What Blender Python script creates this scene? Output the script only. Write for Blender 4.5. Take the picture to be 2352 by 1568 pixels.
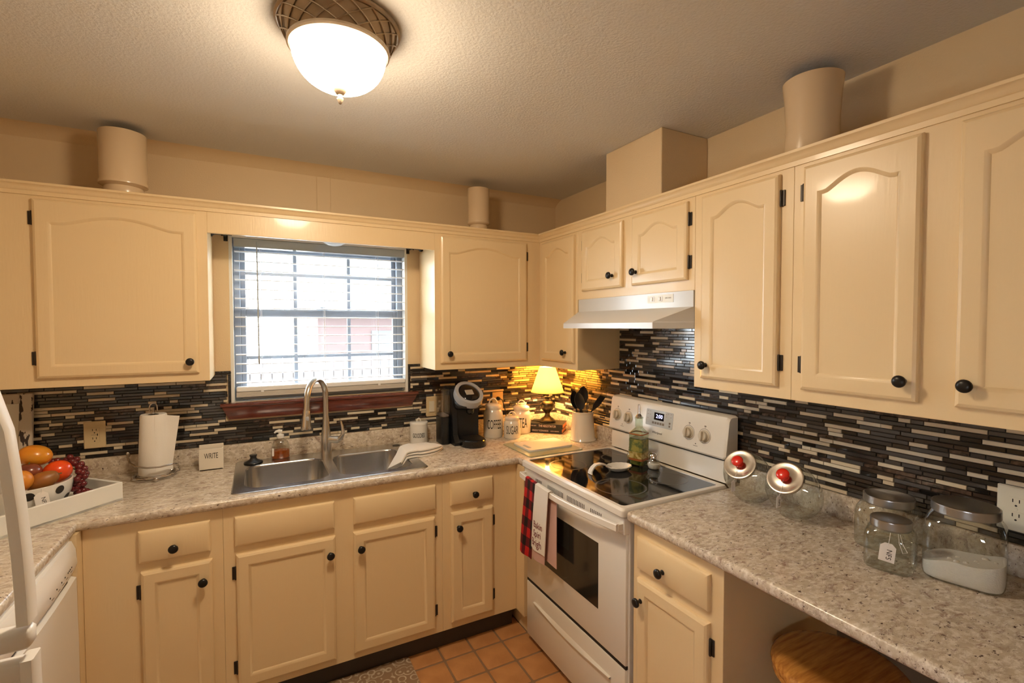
import bpy, bmesh, math, random
from mathutils import Vector, Matrix
for o in list(bpy.data.objects): bpy.data.objects.remove(o)
S = bpy.context.scene
COL = S.collection
PI = math.pi
rnd = random.Random(7)

# ---------------------------------------------------------------- camera
W_, H_, F_ = 2352, 1568, 1104.023
CAM = Vector((-1.824, -2.8052, 1.5933))
def cam_axes(yaw, pitch, roll):
    fwd = Vector((-math.sin(yaw)*math.cos(pitch), math.cos(yaw)*math.cos(pitch), math.sin(pitch)))
    right = Vector((math.cos(yaw), math.sin(yaw), 0)); up = right.cross(fwd)
    c, s = math.cos(roll), math.sin(roll)
    return c*right+s*up, -s*right+c*up, fwd
AX = cam_axes(math.radians(-27.8952), math.radians(-1.764), math.radians(-.0756))
cd = bpy.data.cameras.new('camera'); cam = bpy.data.objects.new('camera', cd); COL.objects.link(cam)
cd.sensor_width = 36; cd.lens = F_/W_*36; cd.clip_start = .02
m3 = Matrix((AX[0], AX[1], -AX[2])).transposed()
cam.matrix_world = Matrix.Translation(CAM) @ m3.to_4x4()
S.camera = cam
def ray(u, v): return AX[0]*((u-W_/2)/F_) + AX[1]*((H_/2-v)/F_) + AX[2]
def at(u, v, X=None, Y=None, Z=None):
    r = ray(u, v)
    t = (X-CAM.x)/r.x if X is not None else (Y-CAM.y)/r.y if Y is not None else (Z-CAM.z)/r.z
    return CAM + t*r
def px(p):
    d = Vector(p)-CAM; q = d.dot(AX[2])
    return W_/2+F_*d.dot(AX[0])/q, H_/2-F_*d.dot(AX[1])/q

# ---------------------------------------------------------------- world, light, exposure
wd = bpy.data.worlds.new('world'); S.world = wd; wd.use_nodes = True
bg = wd.node_tree.nodes['Background']
bg.inputs[0].default_value = (.86, .94, 1.0, 1); bg.inputs[1].default_value = 25.0
S.view_settings.view_transform = 'Standard'; S.view_settings.look = 'None'
S.view_settings.gamma = 1; S.view_settings.use_curve_mapping = False
S.view_settings.exposure = 0.0
BOWL_EMIT = 146.0          # glass bowl of the ceiling lamp
TABLE_LAMP_W = 19.0

# ---------------------------------------------------------------- helpers
OFF = {}
def srgb(r, g, b):
    f = lambda c: (c/255/12.92) if c/255 <= .04045 else ((c/255+.055)/1.055)**2.4
    return (f(r), f(g), f(b), 1)
def I4(u, v, n, o):
    return Matrix(((u[0], v[0], n[0], o[0]), (u[1], v[1], n[1], o[1]), (u[2], v[2], n[2], o[2]), (0, 0, 0, 1)))
def FB(y): return I4((1, 0, 0), (0, 0, 1), (0, -1, 0), (0, y, 0))      # u=+X v=Z n=-Y  (things on the window wall)
def FR(x): return I4((0, -1, 0), (0, 0, 1), (-1, 0, 0), (x, 0, 0))     # u=-Y v=Z n=-X  (things on the range wall)
def FL(x): return I4((0, 1, 0), (0, 0, 1), (1, 0, 0), (x, 0, 0))       # u=+Y v=Z n=+X  (things facing right)
def axis_m(o, d, up=(0, 0, 1)):
    z = Vector(d).normalized(); x = Vector(up).cross(z)
    if x.length < 1e-4: x = Vector((1, 0, 0)).cross(z)
    x.normalize(); y = z.cross(x)
    return I4(x, y, z, o)
class G:
    def __init__(s): s.bm = bmesh.new()
    def _new(s, vs, M):
        if M is not None:
            for v in vs: v.co = M @ v.co
        return s
    def box(s, x0, x1, y0, y1, z0, z1, b=0, seg=1, M=None):
        mt = Matrix.Translation(((x0+x1)/2, (y0+y1)/2, (z0+z1)/2)) @ Matrix.Diagonal((abs(x1-x0), abs(y1-y0), abs(z1-z0), 1))
        r = bmesh.ops.create_cube(s.bm, size=1, matrix=mt); vs = r['verts']
        if b > 0:
            es = list({e for v in vs for e in v.link_edges})
            rr = bmesh.ops.bevel(s.bm, geom=es, offset=b, segments=seg, profile=.5, affect='EDGES')
            vs = list({v for f in rr['faces'] for v in f.verts} | {v for v in vs if v.is_valid})
            seen = set(vs); stack = list(vs)
            while stack:
                v = stack.pop()
                for e in v.link_edges:
                    o = e.other_vert(v)
                    if o not in seen: seen.add(o); stack.append(o)
            vs = list(seen)
        return s._new(vs, M)
    def loft(s, loops, cap0=True, cap1=True, closed=True, M=None):
        L = [[s.bm.verts.new(p) for p in lp] for lp in loops]; n = len(L[0])
        for a, b in zip(L, L[1:]):
            for i in range(n if closed else n-1):
                j = (i+1) % n
                try: s.bm.faces.new((a[i], a[j], b[j], b[i]))
                except ValueError: pass
        if cap0 and closed: s.bm.faces.new(list(reversed(L[0])))
        if cap1 and closed: s.bm.faces.new(L[-1])
        return s._new([v for l in L for v in l], M)
    def lathe(s, prof, c=(0, 0, 0), n=32, M=None, sq=0, sx=1, sy=1):
        loops = []; vs = []
        for r, z in prof:
            if r < 1e-6:
                v = s.bm.verts.new((c[0], c[1], c[2]+z)); loops.append([v]); vs.append(v)
            else:
                lp = []
                for i in range(n):
                    a = 2*PI*i/n; ca, sa = math.cos(a), math.sin(a); k = 1
                    if sq: k = 1/((abs(ca)**sq+abs(sa)**sq)**(1/sq))
                    lp.append(s.bm.verts.new((c[0]+r*k*ca*sx, c[1]+r*k*sa*sy, c[2]+z)))
                loops.append(lp); vs += lp
        for a, b in zip(loops, loops[1:]):
            if len(a) == 1 and len(b) == 1: continue
            for i in range(n):
                j = (i+1) % n
                if len(a) == 1: s.bm.faces.new((a[0], b[j], b[i]))
                elif len(b) == 1: s.bm.faces.new((a[i], a[j], b[0]))
                else: s.bm.faces.new((a[i], a[j], b[j], b[i]))
        return s._new(vs, M)
    def tube(s, pts, r, n=8, closed=False, M=None, cap=True, flat=1):
        P = [Vector(p) for p in pts]; k = len(P)
        rs = r if isinstance(r, (list, tuple)) else [r]*k
        loops = []; up = None
        for i, p in enumerate(P):
            t = (P[(i+1) % k]-P[i-1]) if closed else (P[min(i+1, k-1)]-P[max(i-1, 0)])
            t.normalize()
            if up is None:
                up = Vector((0, 0, 1)) if abs(t.z) < .9 else Vector((1, 0, 0))
            x = up.cross(t)
            if x.length < 1e-5: x = Vector((0, 1, 0)).cross(t)
            x.normalize(); y = t.cross(x); up = y
            loops.append([p+rs[i]*(math.cos(2*PI*j/n)*x+flat*math.sin(2*PI*j/n)*y) for j in range(n)])
        if closed: loops.append(loops[0])
        return s.loft(loops, cap and not closed, cap and not closed, True, M)
    def sphere(s, c, r, n=16, sc=(1, 1, 1), M=None):
        prof = [(max(0, math.sin(PI*i/(n//2)))*1, -math.cos(PI*i/(n//2))) for i in range(n//2+1)]
        prof[0] = (0, -1); prof[-1] = (0, 1)
        m = Matrix.Translation(c) @ Matrix.Diagonal((r*sc[0], r*sc[1], r*sc[2], 1))
        return s.lathe(prof, n=n, M=(M @ m if M is not None else m))
    def prism(s, pts, z0, z1, M=None, b=0):
        a = [(p[0], p[1], z0) for p in pts]; c = [(p[0], p[1], z1) for p in pts]
        if b:
            cx = sum(p[0] for p in pts)/len(pts); cy = sum(p[1] for p in pts)/len(pts)
            ins = offset(pts, b)
            return s.loft([a, [(p[0], p[1], z1-b) for p in pts], [(p[0], p[1], z1) for p in ins]], M=M)
        return s.loft([a, c], M=M)
    def fill2(s, outer, inner, z, M=None):
        """flat face between two loops"""
        vs = []; es = []
        for lp in (outer, inner):
            if not lp: continue
            L = [s.bm.verts.new((p[0], p[1], z)) for p in lp]; vs += L
            es += [s.bm.edges.new((L[i], L[(i+1) % len(L)])) for i in range(len(L))]
        bmesh.ops.triangle_fill(s.bm, edges=es, use_beauty=True, use_dissolve=False)
        return s._new(vs, M)
    def grid(s, fn, nu, nv, thick=0, M=None):
        """surface fn(i/nu, j/nv) -> point; thick gives a second side"""
        V = [[Vector(fn(i/nu, j/nv)) for j in range(nv+1)] for i in range(nu+1)]
        def nrm(i, j):
            a = V[min(i+1, nu)][j]-V[max(i-1, 0)][j]; b = V[i][min(j+1, nv)]-V[i][max(j-1, 0)]
            q = a.cross(b); return q.normalized() if q.length > 1e-9 else Vector((0, 0, 1))
        A = [[s.bm.verts.new(V[i][j]) for j in range(nv+1)] for i in range(nu+1)]
        for i in range(nu):
            for j in range(nv): s.bm.faces.new((A[i][j], A[i+1][j], A[i+1][j+1], A[i][j+1]))
        vs = [v for r in A for v in r]
        if thick:
            B = [[s.bm.verts.new(V[i][j]-thick*nrm(i, j)) for j in range(nv+1)] for i in range(nu+1)]
            for i in range(nu):
                for j in range(nv): s.bm.faces.new((B[i][j], B[i][j+1], B[i+1][j+1], B[i+1][j]))
            for i in range(nu):
                for jj in (0, nv): s.bm.faces.new((A[i][jj], B[i][jj], B[i+1][jj], A[i+1][jj]))
            for j in range(nv):
                for ii in (0, nu): s.bm.faces.new((A[ii][j], A[ii][j+1], B[ii][j+1], B[ii][j]))
            vs += [v for r in B for v in r]
        return s._new(vs, M)
    def mesh(s, name, mat, smooth=35, off=None, recalc=True):
        if recalc: bmesh.ops.recalc_face_normals(s.bm, faces=s.bm.faces[:])
        me = bpy.data.meshes.new(name); 
        if off is not None: s.bm.transform(Matrix.Translation(-off))
        s.bm.to_mesh(me); s.bm.free()
        if mat is not None: me.materials.append(MAT[mat])
        if smooth:
            me.shade_smooth(); me.set_sharp_from_angle(angle=math.radians(smooth))
        return me
    def build(s, name, mat, parent=None, smooth=35, label=None, recalc=True, loc=None):
        off = OFF[parent] if parent is not None else (Vector(loc) if loc is not None else Vector((0, 0, 0)))
        me = s.mesh(name, mat, smooth, off, recalc)
        o = bpy.data.objects.new(name, me); COL.objects.link(o)
        if parent is not None: o.parent = parent
        else: o.location = off
        OFF[o] = off.copy()
        if label: o['label'] = label
        return o
def offset(pts, d):
    """inset a CCW polygon by d"""
    n = len(pts); out = []
    ar = sum(pts[i][0]*pts[(i+1) % n][1]-pts[(i+1) % n][0]*pts[i][1] for i in range(n))
    sg = 1 if ar > 0 else -1
    for i in range(n):
        p0, p1, p2 = Vector(pts[i-1][:2]), Vector(pts[i][:2]), Vector(pts[(i+1) % n][:2])
        a = (p1-p0).normalized(); b = (p2-p1).normalized()
        na = Vector((-a.y, a.x))*sg; nb = Vector((-b.y, b.x))*sg
        m = (na+nb); m = m/max(.35, m.length_squared/2) if m.length > 1e-6 else na
        m = (na+nb); k = max(.3, 1+na.dot(nb)); 
        q = p1+(na+nb)*(d/k)
        out.append((q.x, q.y))
    return out
def rrect(x0, x1, y0, y1, r, n=6):
    out = []
    for cx, cy, a0 in ((x1-r, y0+r, -90), (x1-r, y1-r, 0), (x0+r, y1-r, 90), (x0+r, y0+r, 180)):
        for i in range(n+1):
            a = math.radians(a0+90*i/n); out.append((cx+r*math.cos(a), cy+r*math.sin(a)))
    return out
def tag(o, label, cat, group=None):
    o['label'] = label; o['category'] = cat
    if group: o['group'] = group
    return o
def thing(name, label, cat, loc=(0, 0, 0), group=None):
    o = bpy.data.objects.new(name, None); COL.objects.link(o); o.location = loc; o.empty_display_size = .05
    OFF[o] = Vector(loc); return tag(o, label, cat, group)
def struct(o): o['kind'] = 'structure'; return o
def text_mesh(s, size, M, mat, name, parent, extrude=.0004, sx=1, sy=1, thin=0, bend=None, align='CENTER', shear=0):
    c = bpy.data.curves.new('txt', 'FONT'); c.body = s; c.size = size; c.align_x = align; c.align_y = 'CENTER'
    c.extrude = extrude; c.offset = thin; c.shear = shear; c.resolution_u = 3
    t = bpy.data.objects.new('txt', c); me = bpy.data.meshes.new_from_object(t)
    bpy.data.objects.remove(t); bpy.data.curves.remove(c)
    for v in me.vertices:
        p = Vector((v.co.x*sx, v.co.y*sy, v.co.z))
        if bend: p = bend(p)
        v.co = (M @ p) - OFF[parent]
    me.name = name; me.materials.append(MAT[mat])
    o = bpy.data.objects.new(name, me); COL.objects.link(o); o.parent = parent; OFF[o] = OFF[parent].copy()
    return o

# ---------------------------------------------------------------- materials
MAT = {}
def nd(nt, t, **k):
    n = nt.nodes.new(t)
    for a, b in k.items():
        if a.startswith('i_'): n.inputs[a[2:].replace('_', ' ')].default_value = b
        else: setattr(n, a, b)
    return n
def mat(name, col, rough=.5, metal=0, bump=None, vary=None, coat=0, emit=None, trans=0, spec=.5, stretch=None, sheen=0, sss=0):
    """bump=(scale, strength, distance); vary=(colour2, scale, lo, hi)"""
    m = bpy.data.materials.new(name); m.use_nodes = True; nt = m.node_tree; b = nt.nodes['Principled BSDF']
    col = tuple(col) if len(col) == 4 else tuple(col)+(1,)
    b.inputs['Base Color'].default_value = col; b.inputs['Roughness'].default_value = rough
    b.inputs['Metallic'].default_value = metal; b.inputs['Coat Weight'].default_value = coat
    b.inputs['Coat Roughness'].default_value = .08
    b.inputs['Specular IOR Level'].default_value = spec; b.inputs['Transmission Weight'].default_value = trans
    if sheen: b.inputs['Sheen Weight'].default_value = sheen
    if sss:
        b.inputs['Subsurface Weight'].default_value = sss; b.inputs['Subsurface Radius'].default_value = (.01, .006, .003)
    if emit: b.inputs['Emission Color'].default_value = emit[0]; b.inputs['Emission Strength'].default_value = emit[1]
    if bump or vary:
        tc = nd(nt, 'ShaderNodeTexCoord'); mp = nd(nt, 'ShaderNodeMapping'); nt.links.new(tc.outputs['Object'], mp.inputs[0])
        if stretch: mp.inputs['Scale'].default_value = stretch
    if vary:
        c2, sc, lo, hi = vary
        c2 = tuple(c2) if len(c2) == 4 else tuple(c2)+(1,)
        n = nd(nt, 'ShaderNodeTexNoise'); n.inputs['Scale'].default_value = sc; n.inputs['Detail'].default_value = 5
        nt.links.new(mp.outputs[0], n.inputs['Vector'])
        r = nd(nt, 'ShaderNodeValToRGB'); r.color_ramp.elements[0].position = lo; r.color_ramp.elements[1].position = hi
        r.color_ramp.elements[0].color = col; r.color_ramp.elements[1].color = c2
        nt.links.new(n.outputs[0], r.inputs[0]); nt.links.new(r.outputs[0], b.inputs['Base Color'])
    if bump:
        n2 = nd(nt, 'ShaderNodeTexNoise'); n2.inputs['Scale'].default_value = bump[0]; n2.inputs['Detail'].default_value = 3
        nt.links.new(mp.outputs[0], n2.inputs['Vector'])
        bn = nd(nt, 'ShaderNodeBump'); bn.inputs['Strength'].default_value = bump[1]; bn.inputs['Distance'].default_value = bump[2]
        nt.links.new(n2.outputs[0], bn.inputs['Height']); nt.links.new(bn.outputs[0], b.inputs['Normal'])
    MAT[name] = m; return m
def thin_glass(name, tint=(.97, .985, .98), rough=.02, edge=.85, base=.06):
    """thin clear glass: light passes straight through, the surface mirrors more at grazing angles"""
    m = bpy.data.materials.new(name); m.use_nodes = True; nt = m.node_tree; nt.nodes.remove(nt.nodes['Principled BSDF'])
    tr = nd(nt, 'ShaderNodeBsdfTransparent'); tr.inputs[0].default_value = tint+(1,)
    gl = nd(nt, 'ShaderNodeBsdfGlossy'); gl.inputs['Roughness'].default_value = rough
    lw = nd(nt, 'ShaderNodeLayerWeight'); lw.inputs[0].default_value = .5
    pw = nd(nt, 'ShaderNodeMath', operation='POWER'); pw.inputs[1].default_value = 3; nt.links.new(lw.outputs['Facing'], pw.inputs[0])
    mr = nd(nt, 'ShaderNodeMapRange'); mr.inputs[3].default_value = base; mr.inputs[4].default_value = edge; nt.links.new(pw.outputs[0], mr.inputs[0])
    mx = nd(nt, 'ShaderNodeMixShader'); out = nt.nodes['Material Output']
    nt.links.new(mr.outputs[0], mx.inputs[0]); nt.links.new(tr.outputs[0], mx.inputs[1]); nt.links.new(gl.outputs[0], mx.inputs[2])
    nt.links.new(mx.outputs[0], out.inputs[0]); MAT[name] = m
mat('cabinet_paint', (.82, .63, .37), .34, bump=(38, .10, .004), stretch=(3, 3, .35), coat=.15)
mat('wall_paint', (.70, .53, .32), .55, bump=(170, .22, .004))
mat('ceiling_paint', (.68, .66, .62), .8, bump=(120, .35, .006))
mat('white_paint', (.82, .82, .79), .4, bump=(60, .05, .002))
mat('bronze', (.022, .020, .019), .32, .55)
mat('hinge_metal', (.05, .042, .035), .4, .7)
mat('enamel', (.80, .76, .69), .22, coat=.3)
mat('hood_enamel', (.62, .61, .59), .25, coat=.2)
mat('fridge_white', (.84, .82, .78), .3, bump=(500, .05, .001))
mat('dark_gap', (.01, .01, .01), .6)
mat('stainless', (.56, .56, .56), .24, 1, bump=(90, .06, .001), stretch=(1, 30, 30))
mat('nickel', (.64, .62, .59), .24, 1)
mat('chrome', (.75, .75, .75), .08, 1)
mat('lid_metal', (.42, .41, .40), .3, 1)
mat('jar_lid_metal', (.62, .58, .53), .2, 1)
mat('aluminium', (.28, .31, .36), .4, .3)
mat('blind_white', (.86, .87, .88), .35)
mat('blind_rail', (.72, .66, .60), .4)
mat('wand_plastic', (.42, .45, .47), .3)
mat('sill_wood', (.17, .035, .018), .22, vary=((.08, .016, .009), 14, .35, .7), stretch=(1, 8, 8), coat=.5)
mat('oak', (.74, .36, .08), .22, vary=((.42, .16, .035), 10, .35, .7), stretch=(1, 9, 9), coat=.6)
mat('black_metal', (.012, .012, .013), .4, .3)
mat('black_plastic', (.010, .011, .013), .28)
mat('black_gloss', (.006, .006, .007), .06)
mat('grey_plastic', (.38, .40, .44), .3)
mat('screen_grey', (.42, .38, .32), .15)
mat('ceramic', (.80, .74, .64), .12, coat=.6)
mat('ceramic_white', (.82, .80, .76), .12, coat=.6)
mat('ink', (.02, .017, .015), .7)
mat('plate_almond', (.68, .54, .32), .35)
mat('plate_ivory', (.72, .68, .56), .3)
mat('paper', (.84, .80, .74), .9, bump=(260, .3, .002))
mat('cloth_white', (.84, .81, .77), .9, bump=(420, .4, .002), sheen=.2)
mat('cloth_pink', (.62, .40, .36), .9, bump=(420, .3, .002))
mat('lettering_red', (.18, .015, .03), .8)
mat('tag_paper', (.84, .80, .77), .8)
mat('string', (.82, .80, .78), .9)
mat('red_plastic', (.75, .02, .008), .25, coat=.4)
mat('orange_fruit', (.72, .24, .012), .28, vary=((.62, .30, .02), 9, .4, .7), coat=.3)
mat('red_fruit', (.80, .07, .006), .22, vary=((.45, .15, .015), 6, .5, .75), coat=.3)
mat('peach_fruit', (.72, .28, .03), .35, vary=((.55, .10, .015), 8, .45, .75))
mat('plum_fruit', (.16, .035, .022), .25, vary=((.42, .10, .015), 7, .45, .7), coat=.3)
mat('pear_fruit', (.34, .12, .02), .4, vary=((.20, .10, .03), 9, .4, .7))
mat('grape_skin', (.085, .008, .012), .25, vary=((.17, .018, .02), 30, .4, .7), coat=.2)
mat('stem_green', (.10, .12, .03), .6)
mat('amber_soap', (.75, .18, .012), .1, trans=.75)
mat('salt_white', (.86, .82, .78), .9, bump=(300, .5, .003))
mat('oil_green', (.20, .21, .06), .2, vary=((.05, .085, .018), 26, .42, .56))
mat('olive_print', (.08, .11, .03), .4, vary=((.30, .26, .05), 45, .4, .6))
mat('rust_print', (.32, .09, .015), .4)
mat('yellow_print', (.50, .38, .14), .4, vary=((.25, .17, .02), 60, .45, .6))
mat('board_white', (.82, .78, .70), .4)
mat('book_black', (.018, .016, .016), .45)
mat('book_pages', (.62, .22, .08), .8, bump=(500, .4, .001), stretch=(1, 1, 40))
mat('book_title', (.80, .62, .55), .6)
mat('book_title_red', (.62, .16, .12), .6)
mat('lamp_bronze', (.10, .075, .045), .3, .85, vary=((.035, .028, .022), 12, .4, .65))
mat('fixture_bronze', (.46, .37, .27), .35, .7, vary=((.26, .20, .145), 10, .35, .7))
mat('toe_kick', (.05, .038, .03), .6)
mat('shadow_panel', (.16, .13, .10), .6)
mat('grout_dark', (.035, .03, .027), .8)
mat('tile_beige', (.60, .50, .36), .16, coat=.4)
mat('tile_beige_light', (.66, .58, .44), .14, coat=.4)
mat('tile_black', (.011, .010, .010), .10, coat=.5)
mat('tile_grey', (.070, .066, .066), .14, coat=.4)
mat('tile_smoke', (.040, .036, .036), .12, coat=.4)
mat('tile_marble', (.095, .058, .042), .25, vary=((.024, .016, .013), 55, .38, .62), coat=.3)
mat('tile_brown', (.035, .023, .018), .15, coat=.4)
mat('rope_liner', (.018, .014, .012), .25, bump=(160, .8, .006))
mat('floor_tile', (.60, .29, .11), .42, vary=((.43, .19, .065), 7, .35, .7), bump=(60, .25, .004))
mat('grout_floor', (.27, .16, .085), .9)
mat('vase_glaze', (.70, .53, .34), .25, coat=.35)
mat('green_label', (.55, .62, .58), .4)
mat('grey_panel', (.52, .54, .55), .3)
mat('clock_black', (.004, .004, .006), .1)
mat('clock_digits', (.4, .4, 1, 1), .5, emit=((.55, .55, 1, 1), 3.0))
mat('oven_glass', (.022, .020, .016), .10, coat=.3)
mat('burner_ring', (.075, .073, .072), .2)
mat('burner_disc', (.030, .029, .028), .16)
mat('knob_tan', (.58, .50, .38), .35)
mat('print_grey', (.22, .19, .16), .7)
mat('glass_board', (.42, .42, .26), .12, coat=.4)
mat('wire_chrome', (.55, .52, .50), .18, 1)
mat('ground', (.12, .12, .10), .9)
mat('fence_wood', (.095, .085, .085), .9)
mat('house_pink', (.105, .072, .07), .9)
mat('house_white', (.09, .10, .11), .9)
mat('shrub', (.06, .085, .075), .9)
mat('led_dome', (.80, .88, .95), .3, trans=.2)
thin_glass('jar_glass', (.92, .945, .935), base=.10)
thin_glass('bottle_glass', (.80, .85, .74), base=.10)
thin_glass('window_glass', (.97, .98, .98))
thin_glass('tank_glass', (.72, .66, .60), .12, base=.16)

def granite():
    m = bpy.data.materials.new('granite'); m.use_nodes = True; nt = m.node_tree; b = nt.nodes['Principled BSDF']; L = nt.links.new
    tc = nd(nt, 'ShaderNodeTexCoord'); mp = nd(nt, 'ShaderNodeMapping'); L(tc.outputs['Object'], mp.inputs[0])
    mp.inputs['Rotation'].default_value = (0, 0, .5); mp.inputs['Scale'].default_value = (.95, 1.55, 1.25)
    def noise(sc, det, ro, lo, hi, dist=0):
        n = nd(nt, 'ShaderNodeTexNoise'); n.inputs['Scale'].default_value = sc; n.inputs['Detail'].default_value = det
        n.inputs['Roughness'].default_value = ro; n.inputs['Distortion'].default_value = dist
        L(mp.outputs[0], n.inputs['Vector'])
        r = nd(nt, 'ShaderNodeMapRange'); r.inputs[1].default_value = lo; r.inputs[2].default_value = hi
        L(n.outputs[0], r.inputs[0]); return r.outputs[0]
    def mix(f, a, c):
        x = nd(nt, 'ShaderNodeMix', data_type='RGBA'); L(f, x.inputs[0])
        for i, q in ((6, a), (7, c)):
            if isinstance(q, tuple): x.inputs[i].default_value = q+(1,)
            else: L(q, x.inputs[i])
        return x.outputs[2]
    base = mix(noise(16, 4, .6, .35, .68), (.64, .55, .43), (.47, .39, .30))
    base = mix(noise(50, 4, .7, .46, .62), base, (.76, .69, .60))
    base = mix(noise(20, 6, .8, .53, .66, .8), base, (.31, .21, .17))
    base = mix(noise(62, 4, .75, .60, .66), base, (.085, .05, .045))
    L(base, b.inputs['Base Color']); b.inputs['Roughness'].default_value = .27; b.inputs['Coat Weight'].default_value = .15
    MAT['granite'] = m
granite()
def plaid():
    m = bpy.data.materials.new('plaid'); m.use_nodes = True; nt = m.node_tree; b = nt.nodes['Principled BSDF']; L = nt.links.new
    uv = nd(nt, 'ShaderNodeUVMap'); sp = nd(nt, 'ShaderNodeSeparateXYZ'); L(uv.outputs[0], sp.inputs[0])
    def band(o, k):
        a = nd(nt, 'ShaderNodeMath', operation='MULTIPLY'); a.inputs[1].default_value = k; L(o, a.inputs[0])
        f = nd(nt, 'ShaderNodeMath', operation='FRACT'); L(a.outputs[0], f.inputs[0])
        g = nd(nt, 'ShaderNodeMath', operation='GREATER_THAN'); g.inputs[1].default_value = .5; L(f.outputs[0], g.inputs[0]); return g.outputs[0]
    s = nd(nt, 'ShaderNodeMath', operation='ADD'); L(band(sp.outputs[0], 2.0), s.inputs[0]); L(band(sp.outputs[1], 7.5), s.inputs[1])
    dv = nd(nt, 'ShaderNodeMath', operation='DIVIDE'); dv.inputs[1].default_value = 2; L(s.outputs[0], dv.inputs[0])
    r = nd(nt, 'ShaderNodeValToRGB'); e = r.color_ramp.elements; r.color_ramp.interpolation = 'CONSTANT'
    e[0].color = (.55, .012, .012, 1); e[0].position = 0; e[1].color = (.012, .006, .008, 1); e[1].position = .8
    k = e.new(.4); k.color = (.13, .006, .012, 1)
    L(dv.outputs[0], r.inputs[0]); L(r.outputs[0], b.inputs['Base Color']); b.inputs['Roughness'].default_value = .9
    MAT['plaid'] = m
plaid()
def chippy():
    m = bpy.data.materials.new('chippy_paint'); m.use_nodes = True; nt = m.node_tree; b = nt.nodes['Principled BSDF']; L = nt.links.new
    tc = nd(nt, 'ShaderNodeTexCoord'); mp = nd(nt, 'ShaderNodeMapping'); L(tc.outputs['Object'], mp.inputs[0]); mp.inputs['Scale'].default_value = (1.6, 1, .55)
    n = nd(nt, 'ShaderNodeTexNoise'); n.inputs['Scale'].default_value = 30; n.inputs['Detail'].default_value = 6; L(mp.outputs[0], n.inputs['Vector'])
    r = nd(nt, 'ShaderNodeValToRGB'); e = r.color_ramp.elements; e[0].position = .57; e[0].color = (.60, .52, .42, 1); e[1].position = .59; e[1].color = (.045, .03, .025, 1)
    L(n.outputs[0], r.inputs[0]); L(r.outputs[0], b.inputs['Base Color']); b.inputs['Roughness'].default_value = .7; MAT['chippy_paint'] = m
chippy()
def rug_mat():
    m = bpy.data.materials.new('rug_weave'); m.use_nodes = True; nt = m.node_tree; b = nt.nodes['Principled BSDF']; L = nt.links.new
    tc = nd(nt, 'ShaderNodeTexCoord')
    v = nd(nt, 'ShaderNodeTexVoronoi', feature='F1'); v.inputs['Scale'].default_value = 24; L(tc.outputs['Object'], v.inputs['Vector'])
    w = nd(nt, 'ShaderNodeMath', operation='SINE'); mu = nd(nt, 'ShaderNodeMath', operation='MULTIPLY'); mu.inputs[1].default_value = 16
    L(v.outputs['Distance'], mu.inputs[0]); L(mu.outputs[0], w.inputs[0])
    n = nd(nt, 'ShaderNodeTexNoise'); n.inputs['Scale'].default_value = 12; L(tc.outputs['Object'], n.inputs['Vector'])
    a = nd(nt, 'ShaderNodeMath', operation='MULTIPLY'); L(w.outputs[0], a.inputs[0]); L(n.outputs[0], a.inputs[1])
    r = nd(nt, 'ShaderNodeValToRGB'); e = r.color_ramp.elements; e[0].position = .15; e[0].color = (.30, .19, .11, 1); e[1].position = .45; e[1].color = (.58, .47, .33, 1)
    L(a.outputs[0], r.inputs[0]); L(r.outputs[0], b.inputs['Base Color']); b.inputs['Roughness'].default_value = .95; MAT['rug_weave'] = m
rug_mat()
def bowl_glass():
    # glow set weaker towards the rim, to keep the ceiling near the lamp darker
    m = bpy.data.materials.new('lit_bowl_glass'); m.use_nodes = True; nt = m.node_tree; b = nt.nodes['Principled BSDF']
    b.inputs['Base Color'].default_value = (.8, .75, .65, 1); b.inputs['Roughness'].default_value = .4
    tc = nd(nt, 'ShaderNodeTexCoord'); sp = nd(nt, 'ShaderNodeSeparateXYZ'); nt.links.new(tc.outputs['Object'], sp.inputs[0])
    r = nd(nt, 'ShaderNodeMapRange'); r.inputs[1].default_value = -.068; r.inputs[2].default_value = -.165; r.inputs[3].default_value = .03; r.inputs[4].default_value = 1
    nt.links.new(sp.outputs[2], r.inputs[0])
    k = nd(nt, 'ShaderNodeMath', operation='MULTIPLY'); k.inputs[1].default_value = BOWL_EMIT; nt.links.new(r.outputs[0], k.inputs[0])
    nt.links.new(k.outputs[0], b.inputs['Emission Strength'])
    b.inputs['Emission Color'].default_value = (1, .80, .56, 1); MAT['lit_bowl_glass'] = m
bowl_glass()
def shade_cloth():
    m = bpy.data.materials.new('shade_cloth'); m.use_nodes = True; nt = m.node_tree; nt.nodes.remove(nt.nodes['Principled BSDF']); L = nt.links.new
    d = nd(nt, 'ShaderNodeBsdfDiffuse'); d.inputs[0].default_value = (.75, .62, .35, 1)
    t = nd(nt, 'ShaderNodeBsdfTranslucent'); t.inputs[0].default_value = (.92, .74, .36, 1)
    x = nd(nt, 'ShaderNodeMixShader'); x.inputs[0].default_value = .6; L(d.outputs[0], x.inputs[1]); L(t.outputs[0], x.inputs[2])
    L(x.outputs[0], nt.nodes['Material Output'].inputs[0]); MAT['shade_cloth'] = m
shade_cloth()
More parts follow.
